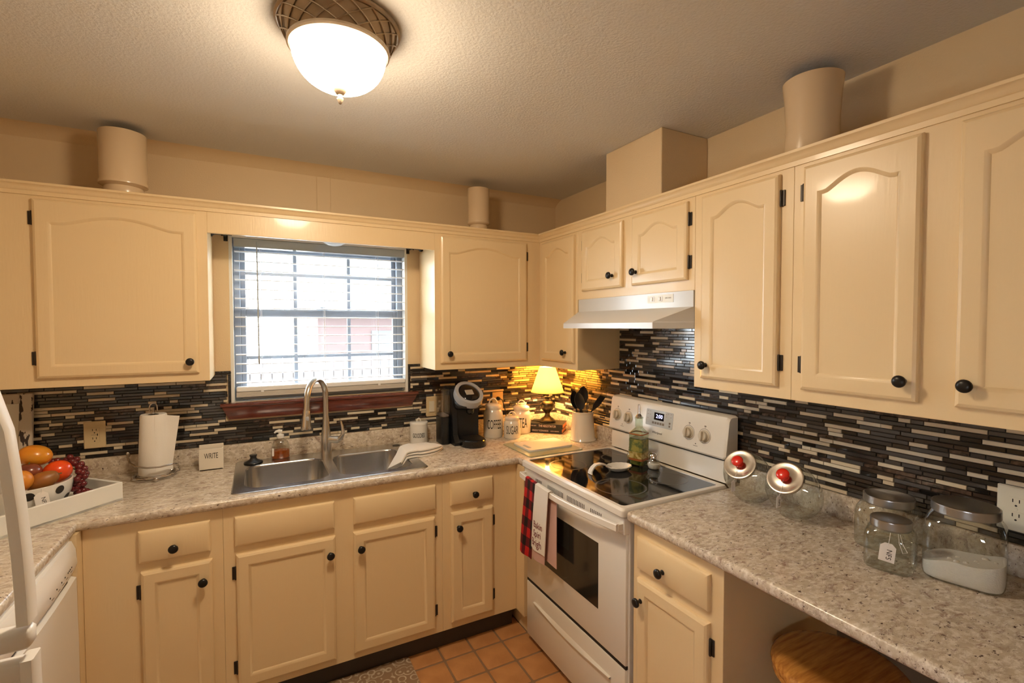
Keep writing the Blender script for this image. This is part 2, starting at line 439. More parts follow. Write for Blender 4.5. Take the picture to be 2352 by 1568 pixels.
# ================================================================ the room
ZC, ZV, CV = 2.4467, 2.404, .0787          # ceiling, cove start
A_, B_ = .2816, .296                        # depth of the wall cabinets on the two walls
ZB, ZT, ZH, ZF = 1.3546, 2.1186, 2.0115, 1.737
XL, XR = -2.0145, -.9654                    # the cut-out round the window
XW, YR = -3.03, -4.6                        # left wall, rear wall
CT, CB = .916, .88                          # countertop top / underside
WX0, WX1, WZ0, WZ1 = -1.943, -1.042, 1.21, 2.054
g = G()
g.box(XW-.12, WX0, 0, .14, 0, ZC); g.box(WX1, .12, 0, .14, 0, ZC)
g.box(WX0, WX1, 0, .14, 0, WZ0); g.box(WX0, WX1, 0, .14, WZ1, ZC)
wall_back = struct(g.build('wall_back', 'wall_paint', smooth=0))
wall_right = struct(G().box(0, .12, YR-.12, 0, 0, ZC).build('wall_right', 'wall_paint', smooth=0))
g = G(); g.box(XW-.12, XW, -3.35, 0, 0, ZC); g.box(XW-.12, XW, YR, -3.75, 0, ZC); g.box(XW-.12, XW, -3.75, -3.35, 0, .70); g.box(XW-.12, XW, -3.75, -3.35, 1.15, ZC)
struct(g.build('wall_left', 'wall_paint', smooth=0))      # with an added, unseen opening behind the camera for daylight on the right side
struct(G().box(XW, 0, YR-.12, YR, 0, ZC).build('wall_rear', 'wall_paint', smooth=0))
struct(G().box(XW-.12, .12, YR-.12, .14, ZC, ZC+.1).build('ceiling', 'ceiling_paint', smooth=0))
# cove between the window wall and the ceiling
pr = [(-.0008, ZV), (-.016, ZV+.016), (-.036, ZV+.0295), (-.058, ZV+.0385), (-CV, ZC), (0, ZC), (0, ZV)]
g = G().loft([[(x, y, z) for y, z in pr] for x in (XW, 0)])
struct(g.build('trim_1', 'wall_paint', smooth=30))
b0, b1 = at(727, 405, Y=-.006), at(760, 490, Y=-.006)
struct(G().box(b0.x, b1.x, -.007, 0, 2.13, ZV, .002).build('trim_2', 'wall_paint', smooth=0))
# boxed-in vent chase above the range cabinet
struct(G().box(-.2846, -.0005, -1.2667, -.8955, 2.1405, ZC-.0005, .003).build('wall_chase', 'wall_paint', smooth=30))
# crown moulding along both runs of wall cabinets
prof = [(.0, 2.104), (.005, 2.104), (.006, 2.119), (.010, 2.122), (.012, 2.130), (.017, 2.138), (.0235, 2.142), (.0235, 2.1505), (.0, 2.1505)]
path = lambda n, z: [(XW+.001, -A_-n, z), (-B_-n, -A_-n, z), (-B_-n, -2.72, z)]
cols = [path(n, z) for n, z in prof]
g = G().loft([[c[i] for c in cols] for i in range(3)])
struct(g.build('trim_3', 'cabinet_paint', smooth=40))
# floor: slab, then tiles standing proud of the grout
floor = struct(G().box(XW-.12, .12, YR-.12, .14, -.08, -.004).build('floor', 'grout_floor', smooth=0))
PX, PY = .153, .1575
tm = {}
def floor_tile_mesh():
    w, h = PX-.011, PY-.011
    return G().loft([[(p[0], p[1], -.006) for p in rrect(-w/2, w/2, -h/2, h/2, .006, 2)], [(p[0], p[1], -.0025) for p in rrect(-w/2, w/2, -h/2, h/2, .006, 2)],
                     [(p[0], p[1], 0) for p in rrect(-w/2+.004, w/2-.004, -h/2+.004, h/2-.004, .006, 2)]]).mesh('floor_tile', 'floor_tile', 40)
ftm = floor_tile_mesh(); rest = G(); cells = []
for i in range(-14, 5):
    for j in range(-25, 1):
        x, y = -.752+PX*(i+.5), -.665+PY*(j+.5)
        if not (XW+.05 < x < -.06 and YR+.1 < y < -.56): continue
        if x > -.64 and y > -1.86: continue
        cells.append((((x+.8)**2+(y+.9)**2), x, y))
cells.sort()
for k, (d, x, y) in enumerate(cells):
    if k < 260:
        o = bpy.data.objects.new('floor_tile', ftm); COL.objects.link(o); o.parent = floor; o.location = (x, y, 0)
    else: rest.box(x-PX/2+.006, x+PX/2-.006, y-PY/2+.006, y+PY/2-.006, -.006, 0)
o = rest.build('floor_tiles', 'floor_tile', floor, smooth=0); o['kind'] = 'stuff'

# ---------------------------------------------------------------- mosaic backsplash: thin strips of mixed length
TP, TH = .0142, .0124
KINDS = [('tile_beige', 34), ('tile_beige_light', 20), ('tile_black', 22), ('tile_grey', 17), ('tile_smoke', 15), ('tile_marble', 10), ('tile_brown', 12)]
LENS = [.034, .048, .05, .073, .098, .098, .12, .148]
def tile_mesh(L, kind):
    k = (round(L, 4), kind)
    if k not in tm:
        c = .0012
        tm[k] = G().loft([[(0, 0, .002), (L, 0, .002), (L, TH, .002), (0, TH, .002)], [(0, 0, .0068), (L, 0, .0068), (L, TH, .0068), (0, TH, .0068)],
                          [(c, c, .008), (L-c, c, .008), (L-c, TH-c, .008), (c, TH-c, .008)]], cap0=False).mesh('tile', kind, 0)
    return tm[k]
def mosaic(wall, F, v0, v1, spans, score):
    rr = random.Random(11 if wall is wall_back else 23); L = []
    v = v0; row = 0; last = None; prev = []
    while v+TH <= v1+.003:
        cur = []
        for a, b in spans(v+TH/2):
            u = a - rr.random()*.08
            while u < b-.006:
                l = rr.choice(LENS); x0, x1 = max(u, a), min(u+l-.0016, b)
                kd = rr.choices([k for k, _ in KINDS], [w for _, w in KINDS])[0]
                if kd.startswith('tile_be') and last and last.startswith('tile_be') and rr.random() < .65: kd = rr.choice(['tile_black', 'tile_grey', 'tile_smoke', 'tile_brown'])
                if kd.startswith('tile_be') and sum(max(0, min(x1, b_)-max(x0, a_)) for a_, b_ in prev) > .3*(x1-x0) and rr.random() < .8: kd = rr.choice(['tile_black', 'tile_grey', 'tile_smoke', 'tile_brown', 'tile_marble'])
                if kd.startswith('tile_be'): cur.append((x0, x1))
                if x1-x0 > .006:
                    q = round((x1-x0)/.002)*.002
                    L.append((score(x0, v), x0, v, q, kd)); last = kd
                u += l
        v += TP; row += 1; prev = cur
    L.sort(key=lambda t: t[0], reverse=True); groups = {}
    for i, (s_, x, v, q, kd) in enumerate(L):
        if i < 295:
            o = bpy.data.objects.new('tile', tile_mesh(q, kd)); COL.objects.link(o); o.parent = wall
            o.matrix_local = F @ Matrix.Translation((x, v, 0))
        else: groups.setdefault(kd, []).append((x, v, q))
    g = G(); mi = {}
    me = None
    names = [k for k, _ in KINDS]
    for kd, lst in groups.items():
        for x, v, q in lst:
            n0 = len(g.bm.faces); c = .0012
            g.loft([[(x, v, .002), (x+q, v, .002), (x+q, v+TH, .002), (x, v+TH, .002)], [(x, v, .0068), (x+q, v, .0068), (x+q, v+TH, .0068), (x, v+TH, .0068)],
                    [(x+c, v+c, .008), (x+q-c, v+c, .008), (x+q-c, v+TH-c, .008), (x+c, v+TH-c, .008)]], cap0=False, M=F)
            g.bm.faces.ensure_lookup_table()
            for f in g.bm.faces[n0:]: f.material_index = names.index(kd)
    o = g.build('mosaic_tiles', None, wall, smooth=0); o['kind'] = 'stuff'
    for k in names: o.data.materials.append(MAT[k])
def spans_back(v):
    if v < 1.118: return [(-2.90, -.0095)]
    if v < 1.212: return [(-2.90, -1.972), (-1.012, -.0095)]
    if v < ZB-.002: return [(-2.90, -1.962), (-1.0255, -.0095)]
    return [(XL+.002, -1.962), (-1.0255, XR-.002)]
def spans_right(v):
    if v < 1.16: return [(.0095, .74), (1.42, 2.80)]
    if v < ZB-.002: return [(.0095, 2.80)]
    return [(.679, 1.459)]
def sc_back(x, v):
    p = (x, 0, v); d = (Vector(p)-CAM).dot(AX[2]); u, w = px(p)
    vis = 0 <= u <= 2352 and 0 <= w <= 1568
    hide = (x < -2.7 and v < 1.3) or (-1.0 < x < -.45 and v < 1.1)
    return (2 if vis and not hide else 0) + 1/d
def sc_right(u_, v):
    p = (0, -u_, v); d = (Vector(p)-CAM).dot(AX[2]); u, w = px(p)
    return (2 if u <= 2345 and w < 1568 else 0) + 1/d
CURB = 1.0015
g = G(); g.box(-2.92, -.0005, -.0032, 0, CURB, 1.118); g.box(-2.92, -1.972, -.0032, 0, 1.118, ZB); g.box(-1.012, -.0005, -.0032, 0, 1.118, ZB)
g.box(XL, -1.957, -.0032, 0, ZB, 1.372); g.box(-1.03, XR, -.0032, 0, ZB, 1.372)
g.build('grout', 'grout_dark', wall_back, 0)
g = G(); g.box(-.0032, 0, -2.82, -.0035, .92, ZB); g.box(-.0032, 0, -1.461, -.677, ZB, 1.615)
g.build('grout', 'grout_dark', wall_right, 0)
mosaic(wall_back, FB(0), CURB+.001, 1.36, spans_back, sc_back)
mosaic(wall_right, FR(0), CURB+.001, 1.60, spans_right, sc_right)
# dark rope liner that edges the mosaic round the window
def rope(p0, p1):
    p0, p1 = Vector(p0), Vector(p1); n = max(4, int((p1-p0).length/.0045)); d = (p1-p0)/n; g = G()
    up = Vector((0, -1, 0)); sd = d.normalized().cross(up)
    g.box(min(p0.x, p1.x)-(.006 if d.x == 0 else 0), max(p0.x, p1.x)+(.006 if d.x == 0 else 0), -.007, 0, min(p0.z, p1.z)-(.006 if d.z == 0 else 0), max(p0.z, p1.z)+(.006 if d.z == 0 else 0))
    for i in range(n):
        c = p0+d*(i+.5)
        q = (d.normalized()+sd*.8).normalized()
        g.tube([c-q*.0055+up*.006, c+q*.0055+up*.006], .0019, 5)
    g.build('liner_strip', 'rope_liner', wall_back)
rope((-1.9525, 0, 1.212), (-1.9525, 0, 1.367)); rope((-1.0325, 0, 1.212), (-1.0325, 0, 1.367))
rope((XL+.001, 0, 1.366), (-1.9465, 0, 1.366)); rope((-1.0385, 0, 1.366), (XR-.001, 0, 1.366))

# ---------------------------------------------------------------- window
win = bpy.data.objects.new('window_1', None); COL.objects.link(win); win.location = (-1.4925, .08, WZ0); OFF[win] = Vector(win.location); struct(win)
g = G()
for x0, x1 in ((WX0-.003, WX0+.012), (WX1-.012, WX1+.003)): g.box(x0, x1, -.002, .135, WZ0, WZ1)
g.box(WX0+.012, WX1-.012, -.002, .135, WZ1-.010, WZ1)
g.build('window_jamb', 'white_paint', win, 0)
fx0, fx1, fz0, fz1 = WX0+.013, WX1-.013, WZ0+.004, WZ1-.011
g = G()
g.box(fx0, fx0+.03, .06, .13, fz0, fz1, .002); g.box(fx1-.03, fx1, .06, .13, fz0, fz1, .002)
g.box(fx0+.03, fx1-.03, .06, .13, fz1-.03, fz1, .002); g.box(fx0+.03, fx1-.03, .05, .13, fz0, fz0+.035, .002)
g.build('window_frame', 'aluminium', win, 0)
ux0, ux1 = fx0+.03, fx1-.03
def sash(name, y, z0, z1, tb):
    g = G(); t = .024
    g.box(ux0, ux0+t, y, y+.022, z0, z1, .002); g.box(ux1-t, ux1, y, y+.022, z0, z1, .002)
    g.box(ux0+t, ux1-t, y, y+.022, z0, z0+tb[0], .002); g.box(ux0+t, ux1-t, y, y+.022, z1-tb[1], z1, .002)
    s = g.build(name, 'aluminium', win, 0)
    return s
so = sash('window_sash', .100, 1.655, fz1-.03, (.03, .02)); si = sash('window_sash', .068, fz0+.035, 1.688, (.03, .04))
def muntins(s, y, z0, z1, zm):
    for x in (at(677, 620, Y=y).x, at(800, 620, Y=y).x):
        G().box(x-.009, x+.009, y-.004, y+.010, z0, z1, .001).build('muntin', 'aluminium', s, 0)
    G().box(ux0+.024, ux1-.024, y-.003, y+.009, zm-.008, zm+.008, .001).build('muntin', 'aluminium', s, 0)
muntins(so, .108, 1.685, fz1-.05, at(715, 634, Y=.108).z); muntins(si, .076, fz0+.065, 1.648, at(715, 817, Y=.076).z)
G().box(ux0+.02, ux1-.02, .112, .114, 1.68, fz1-.045).build('pane', 'window_glass', so, 0)
G().box(ux0+.02, ux1-.02, .080, .082, fz0+.06, 1.652).build('pane', 'window_glass', si, 0)
G().box(-1.53, -1.47, .056, .068, 1.688, 1.696, .002).box(-1.515, -1.485, .052, .066, 1.690, 1.704, .003).build('sash_lock', 'aluminium', win, 20)
# wooden sill and apron
g = G().loft([[(x, y, z) for y, z in ((-.001, 1.1905), (-.026, 1.1905), (-.034, 1.195), (-.036, 1.202), (-.033, 1.207), (-.026, 1.2095), (.055, 1.2095), (.055, 1.1905))] for x in (-1.993, -.985)])
sill = g.build('window_sill', 'sill_wood', win, 40)
g = G().loft([[(x0+(.028 if z < 1.15 else .028*(1.19-z)/.065)*s, y, z) for y, z in ((-.0005, 1.1905), (-.026, 1.1905), (-.024, 1.172), (-.014, 1.155), (-.012, 1.128), (-.0005, 1.128))] for x0, s in ((-1.985, 1), (-.993, -1))])
g.build('apron', 'sill_wood', win, 30)
# horizontal blind
bl = thing('window_blind', 'white horizontal slat blind hanging open in the window over the sink', 'blind', (-1.49, .02, 1.235))
bx0, bx1 = WX0+.020, WX1-.014
G().box(bx0-.002, bx1+.002, -.002, .048, 2.000, 2.043, .003).build('headrail', 'wand_plastic', bl, 20, label='grey shaded headrail')
ns = 15; zs = [2.0-.022-.0478*i for i in range(ns)]
sm_ = G().grid(lambda a, b: (bx0+(bx1-bx0)*a, -.001+.046*b, .0035*math.sin(PI*b)), 1, 6, .0026).mesh('slat', 'blind_white', 40)
for z in zs:
    o = bpy.data.objects.new('slat', sm_); COL.objects.link(o); o.parent = bl; o.location = Vector((0, 0, z))-Vector(bl.location)
g = G(); g.box(bx0, bx1, -.004, .050, 1.262, 1.287, .004); g.build('bottom_rail', 'blind_white', bl, 20)
g = G()
for i in range(6): g.box(bx0, bx1, -.002, .047, 1.236+.0042*i, 1.2392+.0042*i)
g.build('stacked_slats', 'blind_rail', bl, 0)
for u in (598, 745, 868):
    x = at(u, 700, Y=0).x
    g = G()
    for y in (-.0025, .0475): g.tube([(x, y, 2.0), (x, y, 1.262)], .0008, 4)
    g.tube([(x+.006, .022, 2.0), (x+.006, .022, 1.262)], .0009, 4); g.box(x-.004, x+.010, -.006, -.004, 1.256, 1.27)
    g.build('ladder_cord', 'blind_white', bl)
wx = at(589, 560, Y=-.006).x
G().tube([(wx, -.006, 2.03), (wx+.002, -.008, 1.9), (wx+.003, -.008, 1.405)], [.003, .0042, .0042], 6).build('wand', 'wand_plastic', bl)
# curtain rod brackets under the valance
for u, sg in ((518, 1), (937, -1)):
    p = at(u, 547 if sg > 0 else 577, Y=-.006)
    r = thing('curtain_bracket', 'black metal curtain rod bracket on the wall %s of the window' % ('at the paper towel side' if sg > 0 else 'at the coffee maker side'), 'bracket', (p.x, -.004, 2.03), 'curtain brackets beside the window')
    G().box(p.x-.009, p.x+.009, -.005, -.0002, 2.022, 2.052, .001).build('plate', 'black_metal', r)
    G().tube([(p.x, -.004, 2.045), (p.x-.012*sg, -.055, 2.047), (p.x-.012*sg, -.075, 2.040)], .005, 8).build('arm', 'black_metal', r)
    q = p.x-.045*sg
    G().tube([(p.x+.03*sg, -.07, 2.046), (q, -.07, 2.046)], .006, 8).lathe([(0, -.022), (.008, -.02), (.016, -.008), (.0165, .004), (.008, .012), (.005, .02), (0, .02)], n=14, M=axis_m((q-.012*sg, -.07, 2.046), (sg, 0, 0))).build('finial', 'black_metal', r)

# ---------------------------------------------------------------- outside the window
struct(G().box(-14, 12, .3, 16, -.75, -.6).build('ground_1', 'ground', smooth=0))
fen = thing('board_fence', 'pale board fence standing in the yard beyond the window', 'fence', (0, 5.2, -.6))
bmsh = G().box(-.068, .068, -.01, .01, 0, 1.75).mesh('board', 'fence_wood', 0)
for i in range(48):
    o = bpy.data.objects.new('board', bmsh); COL.objects.link(o); o.parent = fen; o.location = (-3.6+.145*i, 0, 0)
for z in (.3, 1.4): G().box(-3.7, 3.4, 5.215, 5.25, z-.6, z-.5).build('rail', 'fence_wood', fen, 0)
ho = thing('neighbour_house', 'pale house with pinkish brick wall beyond the fence', 'house', (1.0, 9, -.6))
G().box(-.6, 5.5, 9, 12, -.6, 2.0).build('wall', 'house_pink', ho, 0)
g = G().loft([[(x, 8.6, 1.95), (x, 12.4, 1.95), (x, 10.5, 3.3)] for x in (-1.0, 5.9)]); g.build('roof', 'house_white', ho, 0)
G().box(.6, 1.5, 8.97, 9.0, .4, 1.5).build('window', 'house_white', ho, 0)
sh = thing('shed', 'small pale blue shed beside the fence in the yard', 'shed', (-3.0, 4.2, -.6))
G().box(-4.2, -2.55, 3.6, 4.9, -.6, 1.25).build('wall', 'house_white', sh, 0)
g = G().loft([[(-4.35, y, 1.2), (-2.4, y, 1.2), (-3.4, y, 1.9)] for y in (3.5, 5.0)]); g.build('roof', 'shrub', sh, 0)
# ================================================================ cabinets
def knob(parent, F, u, v, n):
    G().lathe([(0, 0), (.0085, 0), (.0085, .002), (.0055, .004), (.0055, .013), (.010, .016), (.0158, .020), (.0165, .024), (.0150, .028), (.009, .0312), (0, .032)], n=20, M=F @ Matrix.Translation((u, v, n))).build('knob', 'bronze', parent, 50)
def hinge(parent, F, u, v, n=0, side=1):
    g = G(); g.box(u-.006, u+.006, v-.026, v+.026, n, n+.004, .001, M=F)
    M = F @ Matrix.Translation((u+.006*side, v-.028, n+.006)) @ Matrix.Rotation(-PI/2, 4, 'X')
    g.lathe([(0, 0), (.003, .001), (.0042, .004), (.0042, .052), (.003, .055), (0, .056)], n=10, M=F @ Matrix(((1, 0, 0, u+.006*side), (0, 0, 1, v-.028), (0, -1, 0, n+.006), (0, 0, 0, 1))))
    g.build('hinge', 'hinge_metal', parent, 40)
def arch_outline(u0, u1, v0, v1, rise, sh):
    pts = [(u0, v0), (u1, v0)]
    if rise <= 0: return pts+[(u1, v1), (u0, v1)]
    N = 26; w = u1-u0
    top = []
    for i in range(N+1):
        s = i/N; t = (s-sh)/(1-2*sh); t = min(1, max(0, t))
        k = (1-math.cos(2*PI*t))/2; k = k**.58 if k > 0 else 0
        top.append((u0+w*s, v1+rise*k))
    return pts+list(reversed(top))
def door(parent, F, u0, u1, v0, v1, kind, kn=None, hg=(), t=.019, name='door', ins=.045, mat_='cabinet_paint', hside=1):
    """kind: 'arch', 'square' or 'slab'"""
    g = G(); c = .0105
    R0 = [(u0, v0), (u1, v0), (u1, v1), (u0, v1)]; R1 = [(u0+c, v0+c), (u1-c, v0+c), (u1-c, v1-c), (u0+c, v1-c)]
    Rm = [(u0+.003, v0+.003), (u1-.003, v0+.003), (u1-.003, v1-.003), (u0+.003, v1-.003)]
    lz = lambda L, z: [(p[0], p[1], z) for p in L]
    g.loft([lz(R0, 0), lz(R0, t-.009), lz(Rm, t-.004), lz(R1, t)], cap1=(kind == 'slab'), M=F)
    if kind != 'slab':
        if kind == 'arch': out = arch_outline(u0+ins, u1-ins, v0+ins, v1-.086, .038, .10)
        else: out = arch_outline(u0+ins, u1-ins, v0+ins, v1-ins, 0, 0)
        g.fill2(R1, out, t, F)
    d = g.build(name, mat_, parent, 30)
    if kind != 'slab':
        i1 = offset(out, .004); i2 = offset(out, .011)
        q = G(); q.loft([lz(out, t), lz(i1, t-.0015), lz(i2, t-.0075)], False, False, M=F); q.fill2(i2, None, t-.0075, F)
        q.build('panel', mat_, d, 30)
    if kn: knob(d, F, kn[0], kn[1], t)
    for h in hg: hinge(d, F, h[0], h[1], 0, hside)
    return d
fb = FB(-A_); fr = FR(-B_)
UD0, UD1 = 1.394, 2.090
def upper(label, box_, loc, z0=ZB):
    c = thing('wall_cabinet', label, 'cabinet', loc)
    G().box(*box_, z0, 2.14, .0012).build('body', 'cabinet_paint', c, 0); return c
c = upper('cream wall cabinet with one wide arched door beside the window, over the paper towels', (XW+.001, XL, -A_, -.0005), (-2.5, -A_/2, ZB))
door(c, fb, -2.586, -2.053, UD0-.002, UD1, 'arch', (-2.084, 1.443), [(-2.5945, 2.016), (-2.5945, 1.472)], hside=1)
c = upper('cream wall cabinet with arched door beside the window, over the coffee maker', (XR, -B_, -A_, -.0005), (-.63, -A_/2, ZB))
door(c, fb, -.934, -.394, UD0-.002, UD1, 'arch', (-.891, 1.443), [(-.3855, 2.014), (-.3855, 1.471)], hside=-1)
c = upper('narrow cream corner wall cabinet with arched door behind the table lamp', (-B_, -.0005, -.677, -.0005), (-.15, -.34, ZB))
door(c, fr, .325, .656, UD0, UD1, 'arch', (.585, 1.449), [(.3165, 2.01), (.3165, 1.475)])
c = upper('short cream wall cabinet with two arched doors above the range hood', (-B_, -.0005, -1.461, -.6775), (-.15, -1.07, ZF), ZF)
door(c, fr, .728, 1.046, 1.779, UD1, 'arch', (.981, 1.838), [(.7195, 2.02), (.7195, 1.85)])
door(c, fr, 1.112, 1.432, 1.779, UD1, 'arch', (1.117+.028, 1.838), [(1.4405, 2.02), (1.4405, 1.85)], hside=-1)
c = upper('cream wall cabinet with one arched door next to the range hood, hinges beside the seam', (-B_, -.0005, -1.8545, -1.4615), (-.15, -1.65, ZB))
door(c, fr, 1.502, 1.812, UD0, UD1, 'arch', (1.532, 1.446), [(1.8205, 2.012), (1.8205, 1.473)], hside=-1)
c = upper('cream double wall cabinet with two arched doors above the glass jars', (-B_, -.0005, -2.70, -1.855), (-.15, -2.3, ZB))
door(c, fr, 1.891, 2.197, UD0, UD1, 'arch', (2.168, 1.448), [(1.8825, 2.013), (1.8825, 1.472)])
door(c, fr, 2.272, 2.578, UD0, UD1, 'arch', (2.300, 1.450), [(2.5865, 2.013), (2.5865, 1.472)], hside=-1)
# valance board above the window with its soffit
va = thing('window_valance', 'plain cream valance board bridging the two cabinets above the window', 'valance', (-1.49, -A_, ZH))
G().box(XL+.0002, XR-.0002, -A_, -A_+.02, ZH, 2.14, .0012).build('board', 'cabinet_paint', va, 0)
G().box(XL+.0002, XR-.0002, -A_+.02, -.0005, 2.070, 2.14).build('soffit', 'white_paint', va, 0)
dl = thing('puck_light', 'small pale dome light under the valance above the window', 'light', (-1.462, -.14, 2.07))
G().lathe([(.075, 0), (.078, -.006), (.074, -.012), (.06, -.012)], (-1.462, -.14, 2.07), 28).build('base', 'white_paint', dl)
G().lathe([(.068, -.010), (.066, -.022), (.055, -.038), (.035, -.049), (.012, -.054), (0, -.0545)], (-1.462, -.14, 2.07), 28).build('dome', 'led_dome', dl)

# ---------------------------------------------------------------- base cabinets
BF = -.6075; bb = FB(BF)
def base(label, x0, x1, loc, fill=None):
    c = thing('base_cabinet', label, 'cabinet', loc)
    g = G(); g.box(x0, x1, BF, -.002, .105, CB-.0005, .001)
    if fill: g.box(*fill, .0, CB-.0005)
    g.build('body', 'cabinet_paint', c, 0)
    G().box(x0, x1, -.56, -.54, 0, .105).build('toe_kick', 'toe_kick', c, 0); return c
c = base('cream base cabinet with one drawer and door next to the dishwasher corner', -2.385, -1.957, (-2.17, -.3, 0), (-2.46, -2.3855, -.6615, -.002))
door(c, bb, -2.225, -1.999, .720, .841, 'slab', (-2.115, .765), name='drawer_front')
door(c, bb, -2.220, -1.994, .137, .687, 'square', (-2.024, .613), [(-2.2285, .611), (-2.2285, .224)], ins=.043)
c = thing('base_cabinet', 'cream sink base cabinet with two false drawer fronts and two doors', 'cabinet', (-1.5, -.3, 0))
g = G(); g.box(-1.9565, -1.0445, BF, BF+.02, .105, CB-.0005, .001); g.box(-1.9565, -1.94, BF+.02, -.002, .105, CB-.0005); g.box(-1.06, -1.0445, BF+.02, -.002, .105, CB-.0005); g.box(-1.94, -1.06, BF+.02, -.002, .105, .12)
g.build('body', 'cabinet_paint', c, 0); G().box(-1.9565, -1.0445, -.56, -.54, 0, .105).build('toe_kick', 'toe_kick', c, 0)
door(c, bb, -1.917, -1.540, .718, .837, 'slab', name='false_drawer_front'); door(c, bb, -1.461, -1.082, .718, .837, 'slab', name='false_drawer_front')
door(c, bb, -1.914, -1.538, .137, .684, 'square', (-1.561, .611), [(-1.9225, .609), (-1.9225, .223)], ins=.043)
door(c, bb, -1.463, -1.086, .137, .683, 'square', (-1.433, .611), [(-1.0775, .608), (-1.0775, .222)], ins=.043, hside=-1)
c = base('narrow cream base cabinet with one drawer and door next to the range', -1.044, -.638, (-.9, -.3, 0))
door(c, bb, -1.007, -.779, .721, .837, 'slab', (-.884, .765), name='drawer_front')
door(c, bb, -1.004, -.778, .141, .685, 'square', (-.969, .612), [(-.7695, .606), (-.7695, .221)], ins=.05, hside=-1)
c = thing('corner_filler', 'plain cream filler box in the corner under the counter behind the range', 'cabinet', (-.32, -.35, 0))
G().box(-.637, -.002, -.692, -.002, .105, CB-.0005).box(-.60, -.002, -.692, -.002, 0, .105).build('body', 'cabinet_paint', c, 0)
brt = FR(-.6115)
c = thing('base_cabinet', 'cream base cabinet with drawer and door under the right counter beside the range', 'cabinet', (-.3, -1.66, 0))
G().box(-.6115, -.002, -1.858, -1.472, .105, CB-.0005, .001).build('body', 'cabinet_paint', c, 0)
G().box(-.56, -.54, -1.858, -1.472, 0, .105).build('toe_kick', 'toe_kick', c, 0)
door(c, brt, 1.502, 1.814, .722, .838, 'slab', (1.632, .765), name='drawer_front')
door(c, brt, 1.502, 1.814, .137, .687, 'square', (1.528, .613), [(1.8225, .614), (1.8225, .224)], ins=.045, hside=-1)
c = thing('knee_space_shade_panel', 'dark panel standing for the shade at the back of the knee space behind the stool', 'panel', (-.01, -2.4, 0))
G().box(-.012, -.0006, -2.95, -1.859, 0, CB-.0005).build('back_panel', 'shadow_panel', c, 0)  # knee-space shade is put into the panel's dark colour

# ---------------------------------------------------------------- countertops
NP = [(-.02, CT), (-.010, CT-.0003), (-.004, CT-.003), (-.0006, CT-.0085), (0, CT-.015), (-.0003, CT-.024), (-.003, CT-.031), (-.009, CT-.0355), (-.02, CB)]
LX, BY, RX, RY = -2.39, -.635, -.64, -.6965
SX0, SX1, SY0, SY1 = -1.912, -1.118, -.572, -.068           # hole for the sink
ct = thing('countertop', 'speckled granite-look countertop running round the corner with the sink', 'countertop', (-1.5, -.3, CB))
g = G()
g.box(XW+.001, SX0, BY+.02, -.0005, CB, CT); g.box(SX1, -.0005, BY+.02, -.0005, CB, CT)
g.box(SX0, SX1, BY+.02, SY0, CB, CT); g.box(SX0, SX1, SY1, -.0005, CB, CT)
g.box(XW+.001, LX-.02, -1.285, BY+.02, CB, CT); g.box(RX+.02, -.0005, RY, BY+.02, CB, CT)
path = lambda n, z: [(LX+n, -1.285, z), (LX+n, BY-n, z), (RX-n, BY-n, z), (RX-n, RY, z)]
cols = [path(n, z) for n, z in NP]; g.loft([[c_[i] for c_ in cols] for i in range(4)])
g.build('slab', 'granite', ct, 40)
def curb(pts, name, parent):   # (x0,x1,y0,y1)
    G().box(*pts, CT-.0005, 1.0005, .004, 2).build(name, 'granite', parent, 40)
curb((XW+.001, -.0008, -.0205, -.0008), 'backsplash_curb', ct); curb((-.0205, -.0008, RY, -.0206), 'backsplash_curb', ct)
cr = thing('countertop', 'speckled granite-look countertop to the right of the range, carrying the glass jars', 'countertop', (-.32, -2.2, CB))
g = G(); g.box(RX+.02, -.0005, -2.98, -1.4665, CB, CT)
g.loft([[(RX-n, y, z) for n, z in NP] for y in (-1.4665, -2.98)])
g.build('slab', 'granite', cr, 40); curb((-.0205, -.0008, -2.98, -1.4665), 'backsplash_curb', cr)

# ---------------------------------------------------------------- sink
sk = thing('kitchen_sink', 'stainless steel double bowl drop-in sink under the window', 'sink', (-1.515, -.32, CT))
ox0, ox1, oy0, oy1 = -1.930, -1.102, -.592, -.048
ZD = CT+.0035
bas = [(-1.885, -1.540, -.540, -.160), (-1.500, -1.150, -.540, -.160)]
g = G(); lz = lambda L, z: [(p[0], p[1], z) for p in L]
O = rrect(ox0, ox1, oy0, oy1, .03, 5); Oi = rrect(ox0+.010, ox1-.010, oy0+.010, oy1-.010, .024, 5)
g.loft([lz(O, CT-.0002), lz(O, CT+.002), lz(rrect(ox0+.004, ox1-.004, oy0+.004, oy1-.004, .028, 5), CT+.0042), lz(Oi, ZD)], False, False)
holes = [rrect(*b, .075, 8) for b in bas]
vs = []; es = []
for lp in [Oi]+holes:
    Lv = [g.bm.verts.new((p[0], p[1], ZD)) for p in lp]; es += [g.bm.edges.new((Lv[i], Lv[(i+1) % len(Lv)])) for i in range(len(Lv))]
bmesh.ops.triangle_fill(g.bm, edges=es, use_beauty=True)
g.build('deck', 'stainless', sk, 40)
for b, h in zip(bas, holes):
    def rr_(d, r): return rrect(b[0]+d, b[1]-d, b[2]+d, b[3]-d, r, 8)
    q = G(); q.loft([lz(h, ZD), lz(rr_(.004, .072), ZD-.002), lz(rr_(.005, .07), ZD-.01), lz(rr_(.012, .066), ZD-.14), lz(rr_(.03, .06), ZD-.165), lz(rr_(.06, .05), ZD-.172)], False, True)
    bo = q.build('basin', 'stainless', sk, 60)
    cx, cy = (b[0]+b[1])/2, (b[2]+b[3])/2
    G().lathe([(.045, .0005), (.042, .003), (.034, .001), (.03, -.004), (0, -.004)], (cx, cy, ZD-.172), 24).build('drain', 'nickel', bo)
